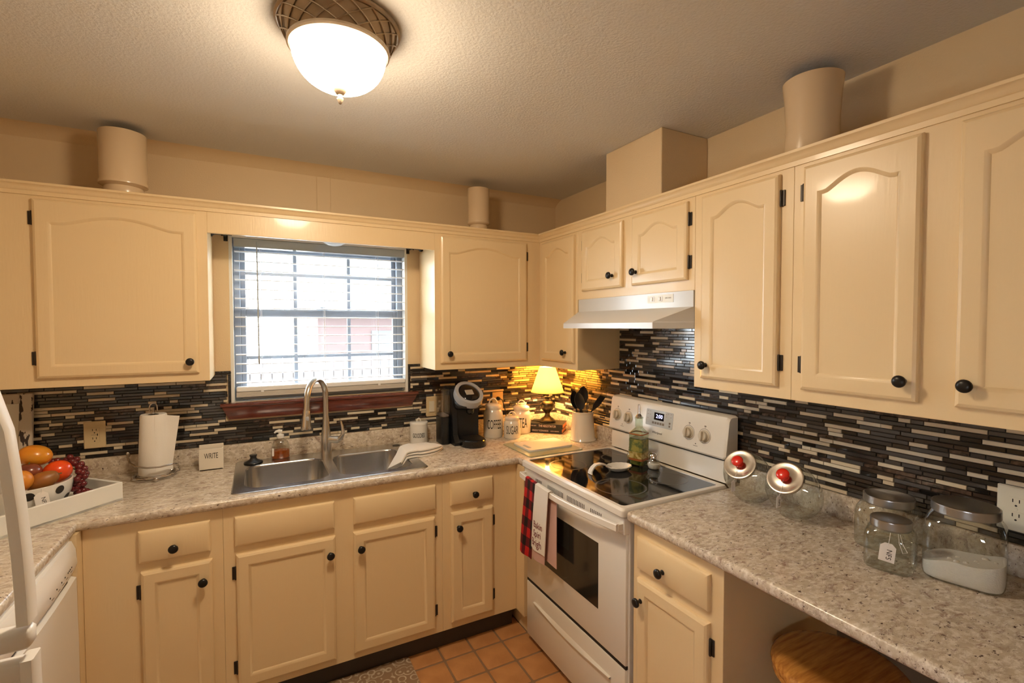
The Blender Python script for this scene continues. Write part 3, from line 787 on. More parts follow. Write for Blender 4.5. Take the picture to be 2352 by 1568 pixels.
G().lathe([(.021, 0), (.021, .0015), (.017, .002), (.012, .0005), (0, .0005)], (-1.137, -.098, ZD), 20).build('hole_cover', 'hinge_metal', sk)
# faucet
fx, fy = -1.509, -.088
fa = thing('faucet', 'brushed nickel gooseneck pull-down faucet behind the sink bowls', 'faucet', (fx, fy, ZD))
G().lathe([(0, 0), (.0275, 0), (.0275, .055), (.026, .085), (.023, .11), (.0185, .15), (.0165, .18), (.016, .20), (0, .20)], (fx, fy, ZD), 24).build('body', 'nickel', fa, 40)
sp = at(713, 930, Y=-.24)
d = Vector((-.105, -.16, 0)); dl_ = d.length; d.normalize()
pts = [Vector((fx, fy, ZD+.18)), Vector((fx, fy, ZD+.29))]
for i in range(1, 13):
    a = PI*i/13*1.02; R_ = dl_/2
    pts.append(Vector((fx, fy, ZD+.305))+d*(R_-R_*math.cos(a))+Vector((0, 0, R_*1.05*math.sin(a))))
pts.append(Vector((fx, fy, ZD+.265))+d*(dl_*1.03))
G().tube(pts, .0148, 14).build('spout', 'nickel', fa, 60)
e0 = pts[-1]; e1 = e0+Vector((0, 0, -.095))+d*.006
M = axis_m(e0, e1-e0)
h = G().lathe([(0, -.004), (.0165, -.004), (.0165, .004), (.0175, .006), (.0195, .03), (.0235, .075), (.0245, .09), (.022, .0975), (0, .0975)], n=22, M=M).build('spray_head', 'nickel', fa, 40)
G().sphere((0, 0, 0), .009, 12, (1, .35, 1.4), M=Matrix.Translation(e0+Vector((.002, -.0215, -.04)))).build('button', 'grey_plastic', h)
hp = Vector((fx, fy, ZD+.075))
ld = Vector((.80, -.6, 0)).normalized()
G().lathe([(.0, .0), (.018, 0), (.0185, .05), (.015, .062), (0, .064)], n=18, M=axis_m(hp+ld*.015, ld)).build('handle_hub', 'nickel', fa, 40)
G().tube([hp+ld*.06, hp+ld*.085+Vector((0, 0, .01)), hp+ld*.098+Vector((0, 0, .035)), hp+ld*.094+Vector((0, 0, .07)), hp+ld*.085+Vector((0, 0, .10))], [.014, .013, .010, .007, .0045], 12).build('lever', 'nickel', fa, 60)
# ================================================================ range
RU0, RU1, XF = .7035, 1.4630, -.632
rg = thing('electric_range', 'almond freestanding electric range with black glass cooktop', 'range', (-.33, -1.083, 0))
f0 = FR(0)
G().box(-.62, -.026, -RU1+.004, -RU0-.004, .03, .892, .003).box(-.60, -.05, -RU1+.03, -RU0-.03, 0, .03).build('body', 'enamel', rg, 30)
# cooktop: enamel rim, glass, burner rings
lzz = lambda L, z: [(p[0], p[1], z) for p in L]
ZG = .9235
CX0, CX1, CY0, CY1 = -.658, -.088, -RU1, -RU0
g = G(); O = rrect(CX0, CX1, CY0, CY1, .012, 4); O2 = rrect(CX0+.008, CX1-.004, CY0+.006, CY1-.006, .012, 4); I_ = rrect(-.634, -.118, -1.437, -.729, .018, 6)
g.loft([lzz(rrect(CX0+.006, CX1, CY0+.003, CY1-.003, .01, 4), .893), lzz(O, .896), lzz(O, .918), lzz(O2, .9265)], True, False)
g.fill2(O2, I_, .9265); g.loft([lzz(I_, .9265), lzz(I_, ZG-.001)], False, False)
g.build('cooktop_rim', 'enamel', rg, 40)
gl = G().fill2(I_, None, ZG).build('cooktop_glass', 'black_gloss', rg, 0, recalc=False)
for (bx, by, r) in ((-.215, -.90, .075), (-.235, -1.265, .088), (-.50, -.885, .088), (-.49, -1.255, .105)):
    o = G().lathe([(r-.006, 0), (r, .0002), (r+.002, 0)], (bx, by, ZG+.0002), 48).build('burner_ring', 'burner_ring', gl)
# console at the back
g = G(); Mx = lambda pts: pts
sec = lambda u, dx=0: [(-.026, -u, .93), (-.085+dx, -u, .93), (-.083+dx, -u, 1.022), (-.026, -u, 1.022)]
G().loft([sec(RU0+.006), sec(RU1-.006)]).build('backguard', 'enamel', rg, 30)
def consec(u, k):  # k shrinks at ends
    return [(-.026, -u, 1.032+k), (-.098+k, -u, 1.032+k), (-.104+k, -u, 1.040+k), (-.084+k, -u, 1.196-k), (-.076+k, -u, 1.208-k), (-.060, -u, 1.213-k), (-.026, -u, 1.213-k)]
cons = G().loft([consec(RU0-.004, .008), consec(RU0+.006, 0), consec(RU1-.016, 0), consec(RU1-.004, .006)]).build('control_console', 'enamel', rg, 30)
G().box(-.080, -.026, -RU1+.01, -RU0-.01, 1.0225, 1.0318).build('console_gap', 'dark_gap', rg, 0)
tilt = math.atan2(.020, .156)
CON = I4((0, -1, 0), (math.sin(tilt), 0, math.cos(tilt)), (-math.cos(tilt), 0, math.sin(tilt)), (-.1042, 0, 1.040))   # u=-Y, v up the slope, n out
for k, (u, z) in enumerate(((.768, 1.116), (.857, 1.113), (1.259, 1.112), (1.346, 1.112))):
    M = CON @ Matrix.Translation((u, z-1.040, 0))
    kb = G().lathe([(0, 0), (.027, 0), (.027, .003), (.021, .006), (.0205, .018), (.0185, .020), (0, .020)], n=26, M=M).build('control_knob', 'knob_tan', rg, 40)
    G().box(-.0055, .0055, -.021, .021, .016, .030, .003, M=M).build('grip', 'knob_tan', kb, 40)
    G().lathe([(.031, .0002), (.032, .0006), (.033, .0002)], n=28, M=M).box(-.005, .005, .040, .046, 0, .0004, M=M).box(-.002, .002, .035, .037, 0, .0004, M=M).build('dial_mark', 'print_grey', kb, 0)
dp = G().prism(rrect(.985, 1.160, .062, .142, .006, 3), 0, .0018, M=CON).build('display_panel', 'grey_panel', rg, 30, label='grey touch control panel')
G().box(1.040, 1.104, .094, .130, .0018, .0026, M=CON).build('clock_window', 'clock_black', dp, 0)
text_mesh('2:00', .026, CON @ Matrix.Translation((1.074, .112, .0027)), 'clock_digits', 'clock_digits', dp, .0002)
for i in range(5): G().box(1.030+.0165*i, 1.043+.0165*i, .073, .084, .0018, .0024, M=CON).build('touch_key', 'print_grey', dp, 0)
g = G()
for u, v in ((.995, .132), (1.010, .132), (.995, .115), (1.010, .115), (.995, .096), (1.115, .128), (1.128, .133), (1.145, .133), (1.115, .118), (1.145, .118)): g.box(u, u+.006, v, v+.002, .0018, .0022, M=CON)
for u, v in ((1.138, .086), (1.138, .072)): g.box(u, u+.010, v, v+.009, .0018, .0022, M=CON)
g.build('key_print', 'print_grey', dp, 0)
text_mesh('Whirlpool', .0155, CON @ Matrix.Translation((1.066, .032, .0003)), 'ink', 'lettering', cons, .0002, shear=.2)
for u in (.813, 1.302): G().lathe([(0, .0006), (.0025, .0006), (.0025, 0)], n=10, M=CON @ Matrix.Translation((u, .030, 0))).box(-.012, .012, -.010, -.0085, 0, .0004, M=CON @ Matrix.Translation((u, .030, 0))).build('pilot_mark', 'ink', cons, 0)
# oven door with window, vents, handle
fx = FR(XF)
dr = G().box(RU0+.010, RU1-.010, .324, .872, -.03, 0, .004, 2, M=fx).build('oven_door', 'enamel', rg, 30)
G().box(RU0+.006, RU1-.006, .824, .888, -.03, .013, .003, M=fx).build('door_top_trim', 'enamel', dr, 30)
G().box(.880, 1.290, .461, .728, 0, .0012, M=fx).build('oven_window', 'oven_glass', dr, 0)
vs_ = G().box(0, .0034, 0, .024, .0125, .0138, M=Matrix.Identity(4)).mesh('vent_slot', 'dark_gap', 0)
for a, b_, n in ((.823, .872, 6), (.932, 1.053, 12), (1.088, 1.209, 12), (1.255, 1.320, 7)):
    for i in range(n):
        o = bpy.data.objects.new('vent_slot', vs_); COL.objects.link(o); o.parent = dr
        o.matrix_local = Matrix.Translation(-OFF[dr]) @ fx @ Matrix.Translation((a+(b_-a)*i/(n-1), .836, 0))
G().box(RU0+.010, RU1-.010, .311, .323, -.02, -.002, M=fx).build('door_gap', 'dark_gap', rg, 0)
N = 16; loops = []
for i in range(N+1):
    s = i/N; u = RU0+.014+(RU1-RU0-.028)*s; k = math.sin(PI*s); n0 = .045+.018*k; zc = .8555-.012*k
    loops.append([(u, zc-.014, n0-.014), (u, zc-.014, n0-.003), (u, zc-.011, n0), (u, zc+.011, n0), (u, zc+.014, n0-.003), (u, zc+.014, n0-.014)])
hd = G().loft(loops, M=fx); 
for u in (RU0+.012, RU1-.030): hd.box(u, u+.018, .843, .868, .010, .036, .002, M=fx)
hd.build('oven_handle', 'enamel', rg, 40)
# storage drawer
dw = G().box(RU0+.010, RU1-.010, .034, .310, -.03, .002, .006, 2, M=fx).build('storage_drawer', 'enamel', rg, 30)
crescent = [(RU0+.09+(RU1-RU0-.18)*i/20, .236-.016*math.sin(PI*i/20)) for i in range(21)]
g = G().loft([[(u, .236, .0015) for u, v in crescent], [(u, v, .0125) for u, v in crescent], [(u, v-.004, .0125) for u, v in crescent], [(u, v-.010, .0015) for u, v in crescent]], closed=False, M=fx)
g.build('pull_lip', 'enamel', dw, 40)

# ---------------------------------------------------------------- range hood
hq = thing('range_hood', 'white under-cabinet range hood with slanted front lip above the range', 'hood', (-.2, -1.075, 1.585))
hp_ = lambda x, a, b, xm: [(-.014, -a[0]), (-.2955, -a[0]), (xm, -a[1]), (xm, -b[1]), (-.2955, -b[0]), (-.014, -b[0])]
P0 = hp_(0, (.690, .764), (1.4595, 1.388), -.447); P1 = hp_(0, (.690, .691), (1.4595, 1.4585), -.3005)
Pf = hp_(0, (.690, .766), (1.4595, 1.386), -.442)
g = G().loft([lzz(P0, 1.585), lzz(P0, 1.609), lzz(Pf, 1.613), lzz(P1, 1.672), lzz(P1, 1.7365)], True, True)
g.build('canopy', 'hood_enamel', hq, 20)
fh = FR(-.3008)
pn = G().prism(rrect(1.208, 1.356, 1.694, 1.728, .002, 2), 0, .0012, M=fh).build('switch_panel', 'plate_ivory', hq, 20)
for u in (1.238, 1.284):
    G().prism(rrect(u-.012, u+.012, 1.701, 1.722, .004, 3), .0012, .0024, M=fh).build('switch_bezel', 'blind_white', pn, 20)
    G().box(u-.006, u+.004, 1.704, 1.719, .0024, .006, .001, M=fh).build('rocker', 'plate_ivory', pn, 20)
text_mesh('BROAN', .0095, fh @ Matrix.Translation((1.328, 1.713, .0013)), 'print_grey', 'lettering', pn, .0002)

# ---------------------------------------------------------------- dishwasher (under the counter leg on the left)
fl = FL(-2.402)
dwr = thing('dishwasher', 'white built-in dishwasher with button panel under the left counter', 'dishwasher', (-2.7, -.96, 0))
G().box(-3.0, -2.404, -1.268, -.663, .10, CB-.002).box(-3.0, -2.46, -1.268, -.664, 0, .10).build('body', 'fridge_white', dwr, 0)
ND = 8
def dsec(y, k): return [(-2.404, y, .760), (-2.392+.010*k, y, .762), (-2.384+.012*k, y, .785), (-2.388+.010*k, y, .835), (-2.398+.006*k, y, .862), (-2.404, y, .862)]
pnl = G().loft([dsec(-1.262+.598*i/ND, math.sin(PI*i/ND)) for i in range(ND+1)]).build('control_panel', 'fridge_white', dwr, 40)
G().loft([[(-2.404, -1.262+.598*i/ND, .115), (-2.388, -1.262+.598*i/ND, .117), (-2.386+.006*math.sin(PI*i/ND), -1.262+.598*i/ND, .5), (-2.388+.008*math.sin(PI*i/ND), -1.262+.598*i/ND, .735), (-2.404, -1.262+.598*i/ND, .742)] for i in range(ND+1)]).build('door', 'fridge_white', dwr, 50)
G().box(-2.404, -2.396, -1.20, -.72, .743, .760).build('handle_slot', 'toe_kick', dwr, 0)
for i, y in enumerate((-.745, -.762, -.775, -.788, -.82, -.855, -.90, -.955)):
    s = (y+1.262)/.598
    G().box(-.0025, .0025, -.002, .002, 0, .001, M=fl @ Matrix.Translation((y, .802, .0190+.0120*math.sin(PI*s)))).build('button', 'ink', pnl, 0)
for y in (-.75, -.80, -.84, -.88, -.935): G().box(-.008, .008, -.0008, .0008, 0, .001, M=fl @ Matrix.Translation((y, .790, .0190+.0120*math.sin(PI*(y+1.262)/.598)))).build('print_line', 'print_grey', pnl, 0)
# ---------------------------------------------------------------- refrigerator
fg = thing('refrigerator', 'white top-freezer refrigerator with bowed door handles', 'refrigerator', (-2.6, -2.2, 0))
FY = -1.94
G().box(-3.02, -2.245, -2.68, -1.905, .02, 1.72, .006).box(-2.98, -2.3, -2.66, -1.93, 0, .02).build('body', 'fridge_white', fg, 30)
SPL = 1.158
G().box(-2.243, -2.172, -2.68, -1.905, SPL+.006, 1.72, .012, 3).build('freezer_door', 'fridge_white', fg, 40)
G().box(-2.243, -2.172, -2.68, -1.905, .06, SPL-.006, .012, 3).build('fridge_door', 'fridge_white', fg, 40)
def strip(pts, wd, dp):
    L = []
    for i, p in enumerate(pts):
        a, b = pts[max(0, i-1)], pts[min(len(pts)-1, i+1)]; t = (Vector(b)-Vector(a)).normalized(); nn = Vector((t.z, 0, -t.x))
        L.append([Vector(p)+nn*sx*dp/2+Vector((0, sy*wd/2, 0)) for sx, sy in ((-1, -.8), (-.8, -1), (.8, -1), (1, -.8), (1, .8), (.8, 1), (-.8, 1), (-1, .8))])
    return L
hpts = [(-2.168, FY, 1.62), (-2.150, FY, 1.575)]+[tuple(at(u, v, Y=FY)) for u, v in ((8, 990), (24, 1080), (38, 1170), (50, 1270), (58, 1360), (62, 1425))]
hz = hpts[-1]
G().loft(strip(hpts, .030, .014)).box(-2.176, hz[0]+.0062, FY-.0138, FY+.0138, SPL+.008, SPL+.034, .004).build('freezer_handle', 'fridge_white', fg, 50)
lpts = [(hz[0]+.002, FY, SPL-.006), (hz[0]+.003, FY, SPL-.10), (hz[0]-.002, FY, SPL-.25), (hz[0]-.02, FY, SPL-.38), (-2.160, FY, SPL-.46), (-2.172, FY, SPL-.50)]
G().loft(strip(lpts, .030, .014)).box(-2.176, hz[0]+.0075, FY-.0138, FY+.0138, SPL-.034, SPL-.008, .004).box(-2.176, hz[0]+.004, FY-.0125, FY+.0125, SPL-.40, SPL-.02, .003).build('fridge_handle', 'fridge_white', fg, 50)

# ---------------------------------------------------------------- ceiling lamp
LX0, LY0 = -1.605, -1.345
cl = thing('ceiling_lamp', 'flush ceiling lamp with bronze lattice rim and glowing glass bowl', 'ceiling lamp', (LX0, LY0, ZC))
zz = lambda z: z-ZC
G().lathe([(.05, zz(2.4462)), (.163, zz(2.4462)), (.1685, zz(2.442)), (.1685, zz(2.436)), (.163, zz(2.432)), (.158, zz(2.432))], (LX0, LY0, ZC), 56).build('ceiling_flange', 'fixture_bronze', cl)
G().lathe([(.158, zz(2.432)), (.152, zz(2.420)), (.142, zz(2.400)), (.134, zz(2.382))], (LX0, LY0, ZC), 56).build('rim_band', 'fixture_bronze', cl)
g = G(); NR = 16
for k in range(NR):
    for sg in (-1, 1):
        pts = []
        for i in range(9):
            t = i/8; a = 2*PI*(k/NR)+sg*t*.62; r = .1605+(.1365-.1605)*t**1.0; z = 2.432+(2.383-2.432)*t
            pts.append((LX0+r*math.cos(a), LY0+r*math.sin(a), z))
        g.tube(pts, .0022, 5)
g.build('lattice', 'fixture_bronze', cl, 60)
G().lathe([(.134, zz(2.386)), (.139, zz(2.383)), (.139, zz(2.377)), (.134, zz(2.373)), (.128, zz(2.374))], (LX0, LY0, ZC), 56).build('bowl_ring', 'fixture_bronze', cl)
G().lathe([(.1285, zz(2.379))]+[(.1285*math.cos(t)**.85, zz(2.376-.108*math.sin(t))) for t in [PI/2*i/16 for i in range(1, 16)]]+[(0, zz(2.268))], (LX0, LY0, ZC), 56).build('glass_bowl', 'lit_bowl_glass', cl, 80)
G().lathe([(0, zz(2.272)), (.020, zz(2.272)), (.021, zz(2.268)), (.015, zz(2.262)), (.012, zz(2.257)), (.0065, zz(2.256)), (.0055, zz(2.247)), (.009, zz(2.244)), (.0085, zz(2.240)), (.0065, zz(2.236)), (.004, zz(2.230)), (0, zz(2.227))], (LX0, LY0, ZC), 24).build('finial', 'fixture_bronze', cl, 60)

# ---------------------------------------------------------------- stool and rug
sx, sy = -.352, -2.045
st = thing('bar_stool', 'round honey oak seat stool tucked under the right counter', 'stool', (sx, sy, 0))
G().lathe([(0, .617), (.14, .6165), (.162, .613), (.173, .604), (.176, .594), (.1735, .585), (.170, .583), (.1725, .579), (.171, .567), (.160, .560), (0, .560)], (sx, sy, 0), 56).build('seat', 'oak', st, 40)
for i in range(4):
    a = PI/4+i*PI/2+.3; dx, dy = math.cos(a), math.sin(a)
    G().tube([(sx+.11*dx, sy+.11*dy, .562), (sx+.185*dx, sy+.185*dy, 0)], .0115, 10).build('leg', 'black_metal', st)
G().tube([(sx+.16*math.cos(2*PI*i/32), sy+.16*math.sin(2*PI*i/32), .20) for i in range(32)], .008, 8, True).build('foot_ring', 'black_metal', st)
rgm = thing('floor_rug', 'low brown floral patterned rug in front of the sink', 'rug', (-1.6, -.83, 0))
g = G().loft([lzz(rrect(-2.15, -1.205, -1.15, -.515-.048, .02, 4), 0), lzz(rrect(-2.15, -1.205, -1.15, -.515-.048, .02, 4), .006), lzz(rrect(-2.143, -1.212, -1.143, -.57, .02, 4), .009)])
g.build('pile', 'rug_weave', rgm, 30)
# ================================================================ things on and around the counters
# vases on top of the cabinets
def vase(x, y, r, h, label, flare=0):
    v = thing('vase', label, 'vase', (x, y, 2.1405), 'cream vases on top of the cabinets')
    if flare: prof = [(0, 0), (r*.93, 0), (r*.95, .006), (r*.90, .10), (r*.90, h*.5), (r*.95, h*.8), (r*1.02, h), (r*.99, h+.002), (r*.93, h*.8), (r*.86, h*.5), (r*.86, .02), (0, .015)]
    else: prof = [(0, 0), (r*.80, 0), (r*.83, .004), (r*.83, .040), (r*.80, .048), (r*.90, .052), (r*1.02, .058), (r*1.03, .066), (r*.99, .075), (r, h), (r*.985, h+.003), (r*.96, h), (r*.955, .07), (0, .065)]
    G().lathe(prof, (x, y, 2.1405), 48).build('body', 'vase_glaze', v, 50)
p = at(283, 380, Y=-.185); vase(p.x, -.185, .084, .275, 'cream ceramic cylinder vase on the cabinet over the paper towels')
p = at(1099, 470, Y=-.185); vase(p.x, -.185, .064, .258, 'small cream ceramic cylinder vase on the cabinet over the coffee maker')
p = at(1866, 260, X=-.165); vase(-.165, p.y, .088, .272, 'tall cream waisted vase beside the vent chase, on the cabinet over the right counter', 1)

# wall plates
def slots(par, F, u, v, n=.0062):
    g = G()
    for du, w in ((-.0065, .0022), (.0065, .0022)): g.box(u+du-w/2, u+du+w/2, v-.001, v+.008, n, n+.0004, M=F)
    g.lathe([(0, .0004), (.0026, .0004), (.0026, 0)], n=10, M=F @ Matrix.Translation((u, v-.0095, n)))
    g.build('slots', 'ink', par, 0)
def outlet(F, u, v, label, m, gfci=False, w=.039, h=.061):
    p0 = F @ Vector((u, v, 0)); t = thing('wall_outlet', label, 'outlet', p0)
    G().prism(rrect(u-w, u+w, v-h, v+h, .003, 2), .0005, .0115, M=F, b=.003).build('cover_plate', m, t, 30)
    n = .0118
    if gfci:
        r = G().prism(rrect(u-.0175, u+.0175, v-.034, v+.034, .002, 2), .0112, n+.0012, M=F).build('receptacle', m, t, 20)
        for dv in (.019, -.019): slots(r, F, u, v+dv, n+.0012)
        G().box(u+.009, u+.012, v-.005, v+.005, n+.001, n+.0018, M=F).build('test_button', 'ink', r, 0)
        G().box(u-.012, u+.012, v-.0008, v+.0008, n+.001, n+.0015, M=F).build('seam', 'print_grey', r, 0)
    else:
        for dv in (.0195, -.0195):
            lp = [(u+.0175*max(-1, min(1, math.cos(a)*1.15)), v+dv+.0145*max(-.9, min(.9, math.sin(a)*1.15))) for a in [2*PI*i/24 for i in range(24)]]
            r = G().prism(lp, .0112, n+.0012, M=F).build('receptacle', m, t, 20); slots(r, F, u, v+dv, n+.0012)
    for dv in ((.052, -.052) if gfci else (0,)):
        G().lathe([(0, .0008), (.003, .0008), (.0035, 0)], n=10, M=F @ Matrix.Translation((u, v+dv, .0115))).build('screw', m, t)
    return t
fB, fR = FB(-.0005), FR(-.0005)
outlet(fB, -2.4825, 1.107, 'almond square-faced outlet plate on the mosaic between the framed sign and the paper towels', 'plate_almond', True)
outlet(fB, -.450, 1.109, 'almond outlet plate with a black plug in it behind the canisters', 'plate_almond')
outlet(fR, 2.305, 1.096, 'ivory duplex outlet plate on the mosaic beside the big glass jar', 'plate_ivory')
sw = thing('light_switch', 'almond double rocker switch plate between the window sill and the coffee maker', 'switch', (-.868, -.0005, 1.11))
G().prism(rrect(-.930, -.806, 1.050, 1.171, .003, 2), .0005, .0115, M=fB, b=.003).build('cover_plate', 'plate_almond', sw, 30)
for u in (-.897, -.842):
    r = G().prism(rrect(u-.0175, u+.0175, 1.077, 1.145, .002, 2), .0112, .0125, M=fB).build('rocker_frame', 'plate_almond', sw, 20)
    G().loft([[(u-.0155, 1.079, .0125), (u+.0155, 1.079, .0125), (u+.0155, 1.079, .0165), (u-.0155, 1.079, .0165)], [(u-.0155, 1.111, .0125), (u+.0155, 1.111, .0125), (u+.0155, 1.111, .0135), (u-.0155, 1.111, .0135)], [(u-.0155, 1.143, .0125), (u+.0155, 1.143, .0125), (u+.0155, 1.143, .0135), (u-.0155, 1.143, .0135)]], M=fB).build('rocker', 'plate_ivory', r, 20)

# chippy framed sign leaning on the back wall
sg = thing('framed_sign', 'distressed white framed sign with peeling paint standing in the left corner', 'sign', (-2.83, -.04, CT))
SXR, STOP = -2.679, 1.312
def lean(y, z): return y-.05*(STOP-z)/(STOP-CT)
def fbx(x0, x1, z0, z1, ya, yb, name, m, par, b=.003):
    g = G().box(x0, x1, ya, yb, z0, z1, b)
    for v in g.bm.verts: v.co.y = lean(v.co.y, v.co.z)
    return g.build(name, m, par, 20)
fw = .042
fbx(SXR-fw, SXR, CT+.0005, STOP, -.034, -.012, 'frame_rail', 'chippy_paint', sg); fbx(-3.00, -3.00+fw, CT+.0005, STOP, -.034, -.012, 'frame_rail', 'chippy_paint', sg)
fbx(-3.00+fw, SXR-fw, STOP-fw, STOP, -.034, -.012, 'frame_rail', 'chippy_paint', sg); fbx(-3.00+fw, SXR-fw, CT+.0005, CT+fw, -.034, -.012, 'frame_rail', 'chippy_paint', sg)
pn = fbx(-3.00+fw-.002, SXR-fw+.002, CT+fw-.002, STOP-fw+.002, -.022, -.016, 'sign_panel', 'board_white', sg, 0)
c0 = at(27, 1033, Y=-.062)
G().tube([(c0.x+dx, lean(-.0225, c0.z)-.0006+dz*-.12, c0.z+dz) for dx, dz in ((-.012, -.004), (-.004, -.009), (.004, -.003), (-.002, .004), (-.006, .009), (.0, .012), (.004, .006), (-.001, -.002), (.006, -.004), (.016, .004))], .0011, 6).build('lettering', 'ink', pn)

# serving tray, bowl and fruit
P0 = Vector((-2.300, -.440, 0)); e1 = Vector((-.7071, -.7071, 0)); e2 = Vector((-.7071, .7071, 0))
TM = I4(-e1, e2, (0, 0, 1), (P0.x, P0.y, CT))     # u towards the corner P0
tr = thing('serving_tray', 'white wooden serving tray set diagonally in the left corner of the counter', 'tray', (-2.565, -.475, CT))
TL, TW, TH_, tt = .42, .33, .072, .012
G().box(-TL, 0, 0, TW, .0005, .010, .001, M=TM).build('tray_base', 'white_paint', tr, 20)
G().box(-TL, 0, 0, tt, .0005, TH_, .002, M=TM).build('tray_side', 'white_paint', tr, 20); G().box(-TL, 0, TW-tt, TW, .0005, TH_, .002, M=TM).build('tray_side', 'white_paint', tr, 20)
G().box(-tt, 0, tt, TW-tt, .0005, TH_, .002, M=TM).build('tray_side', 'white_paint', tr, 20); G().box(-TL, -TL+tt, tt, TW-tt, .0005, TH_, .002, M=TM).build('tray_side', 'white_paint', tr, 20)
BC = P0+e1*.215+e2*.165; BZ = CT+.0102
bw = thing('fruit_bowl', 'white ceramic bowl with black polka dots standing in the tray', 'bowl', (BC.x, BC.y, BZ))
BR, BH = .128, .108
bprof = lambda z: .055+(BR-.055)*math.sqrt(max(0, 1-(1-z/BH)**2))**.9
G().lathe([(0, 0), (.05, 0), (.052, .004)]+[(bprof(BH*i/10), max(.004, BH*i/10)) for i in range(1, 11)]+[(BR-.003, BH+.0015), (BR-.006, BH)]+[(bprof(BH*i/10)-.006, BH*i/10+.004) for i in range(9, 0, -1)]+[(0, .009)], (BC.x, BC.y, BZ), 56).build('shell', 'ceramic_white', bw, 60)
for k in range(18):
    a = 2*PI*(k/18)*2+.35 if k < 9 else 2*PI*((k-9)/9)+.7
    z = .086 if k < 9 else .046
    a = 2*PI*((k % 9)/9)+(.0 if k < 9 else .35)+.18
    def dot(i, j, a=a, z=z):
        rr, th = .016*i, 2*PI*j
        zz_ = min(BH-.004, max(.01, z+rr*math.sin(th)*.9)); r = bprof(zz_)+.0007; aa = a+rr*math.cos(th)/r
        return (BC.x+r*math.cos(aa), BC.y+r*math.sin(aa), BZ+zz_)
    G().grid(dot, 3, 18).build('polka_dot', 'ink', bw, 60, recalc=False)
def fruit(name, u, v, Y, r, sc, m, label, rot=(0, 0, 0), cat='fruit', stem=True, tip=0):
    c = at(u, v, Y=Y); t = thing(name, label, cat, (c.x, c.y, c.z-r*sc[2]), 'fruit in the polka dot bowl')
    g = G(); N = 24
    prof = []
    for i in range(N//2+1):
        th = PI*i/(N//2); rr = math.sin(th); zz_ = -math.cos(th)
        zz_ -= .10*math.exp(-(rr/.25)**2)*(1 if zz_ > 0 else -.4)
        rr *= 1-tip*max(0, zz_)*.5
        prof.append((rr if 0 < i < N//2 else 0, zz_))
    from mathutils import Euler
    M = Matrix.Translation(c) @ Euler(rot).to_matrix().to_4x4() @ Matrix.Diagonal((r*sc[0], r*sc[1], r*sc[2], 1))
    g.lathe(prof, n=N, M=M); g.build('flesh', m, t, 80)
    if stem:
        R3 = Euler(rot).to_matrix(); s0 = c+R3 @ Vector((0, 0, r*sc[2]*.86)); s1 = c+R3 @ Vector((.003, 0, r*sc[2]*1.1))
        G().tube([s0, s1], .0022, 6).build('stem', 'stem_green', t)
fruit('orange', 80, 1046, -.430, .043, (1.16, 1.16, .88), 'orange_fruit', 'yellow orange fruit on top of the heap in the bowl', (0, .3, 0), stem=False)
fruit('mango', 131, 1083, -.445, .040, (1, 1, 1.15), 'red_fruit', 'bright red and orange mango at the bowl rim beside the grapes', (0, 1.2, .6), stem=False)
fruit('plum', 66, 1084, -.485, .035, (1.05, 1.05, .9), 'plum_fruit', 'dark plum coloured fruit between the orange and the peach')
fruit('pear', 99, 1104, -.518, .033, (1, 1, 1.45), 'pear_fruit', 'brown speckled pear lying across the front of the bowl', (.1, 1.15, .35), tip=.4)
fruit('peach', 46, 1105, -.556, .035, (1, 1, 1.05), 'peach_fruit', 'pale orange peach at the front of the bowl')
gb = thing('grape_bunch', 'bunch of dark red grapes hanging over the bowl beside the red mango', 'grapes', tuple(at(182, 1118, Y=-.40)))
gm = G().sphere((0, 0, 0), .0125, 12).mesh('grape', 'grape_skin', 80); rg_ = random.Random(5)
for (u, v, Y) in [(120, 1060, -.36), (131, 1058, -.36), (142, 1062, -.37), (152, 1056, -.36), (160, 1050, -.36), (165, 1060, -.38), (172, 1064, -.38), (176, 1055, -.36), (180, 1072, -.39), (186, 1066, -.38), (193, 1076, -.39), (190, 1085, -.40), (181, 1082, -.40), (184, 1093, -.40), (194, 1094, -.40), (197, 1087, -.38), (188, 1103, -.40), (178, 1100, -.41), (192, 1110, -.40), (181, 1112, -.40), (173, 1108, -.40), (186, 1119, -.39), (176, 1120, -.40), (192, 1126, -.40), (182, 1128, -.40), (170, 1122, -.40), (200, 1128, -.39), (207, 1130, -.38), (190, 1133, -.39), (178, 1131, -.39)]:
    o = bpy.data.objects.new('grape', gm); COL.objects.link(o); o.parent = gb; o.location = at(u+rg_.uniform(-1, 1), v, Y=Y)-OFF[gb]
G().tube([at(150, 1068, Y=-.375), at(178, 1080, Y=-.39), at(184, 1105, Y=-.395), at(184, 1126, Y=-.385)], .0025, 6).build('stalk', 'stem_green', gb)
def hang_tag(parent_pos, top, w, h, M, word, label, size, par=None, tname='price_tag', bow=Vector((.002, 0, -.002))):
    """paper tag in plane M (u right, v up), hanging from 'top' point by a string"""
    t = thing(tname, label, 'tag', tuple(M @ Vector((0, 0, 0))), 'paper tags')
    lp = [(-w/2, -h/2), (w/2, -h/2), (w/2, h/2-h*.18), (w*.22, h/2), (-w*.22, h/2), (-w/2, h/2-h*.18)]
    pp = G().prism(lp, -.0003, .0003, M=M).build('paper', 'tag_paper', t, 0)
    if word: text_mesh(word, size, M @ Matrix.Translation((w*.10, -.1*h, .0006)) @ Matrix.Rotation(-PI/2, 4, 'Z'), 'ink', 'lettering', pp, .0001)
    hole = M @ Vector((0, h*.40, .0006))
    G().tube([hole, (hole+Vector(top))/2+bow, Vector(top)], .0007, 5).build('string', 'string', t)
    return t
ct_ = at(98, 1162, Y=-.585)
view = (CAM-ct_); view.z = 0; view.normalize(); rt = Vector((-view.y, view.x, 0))
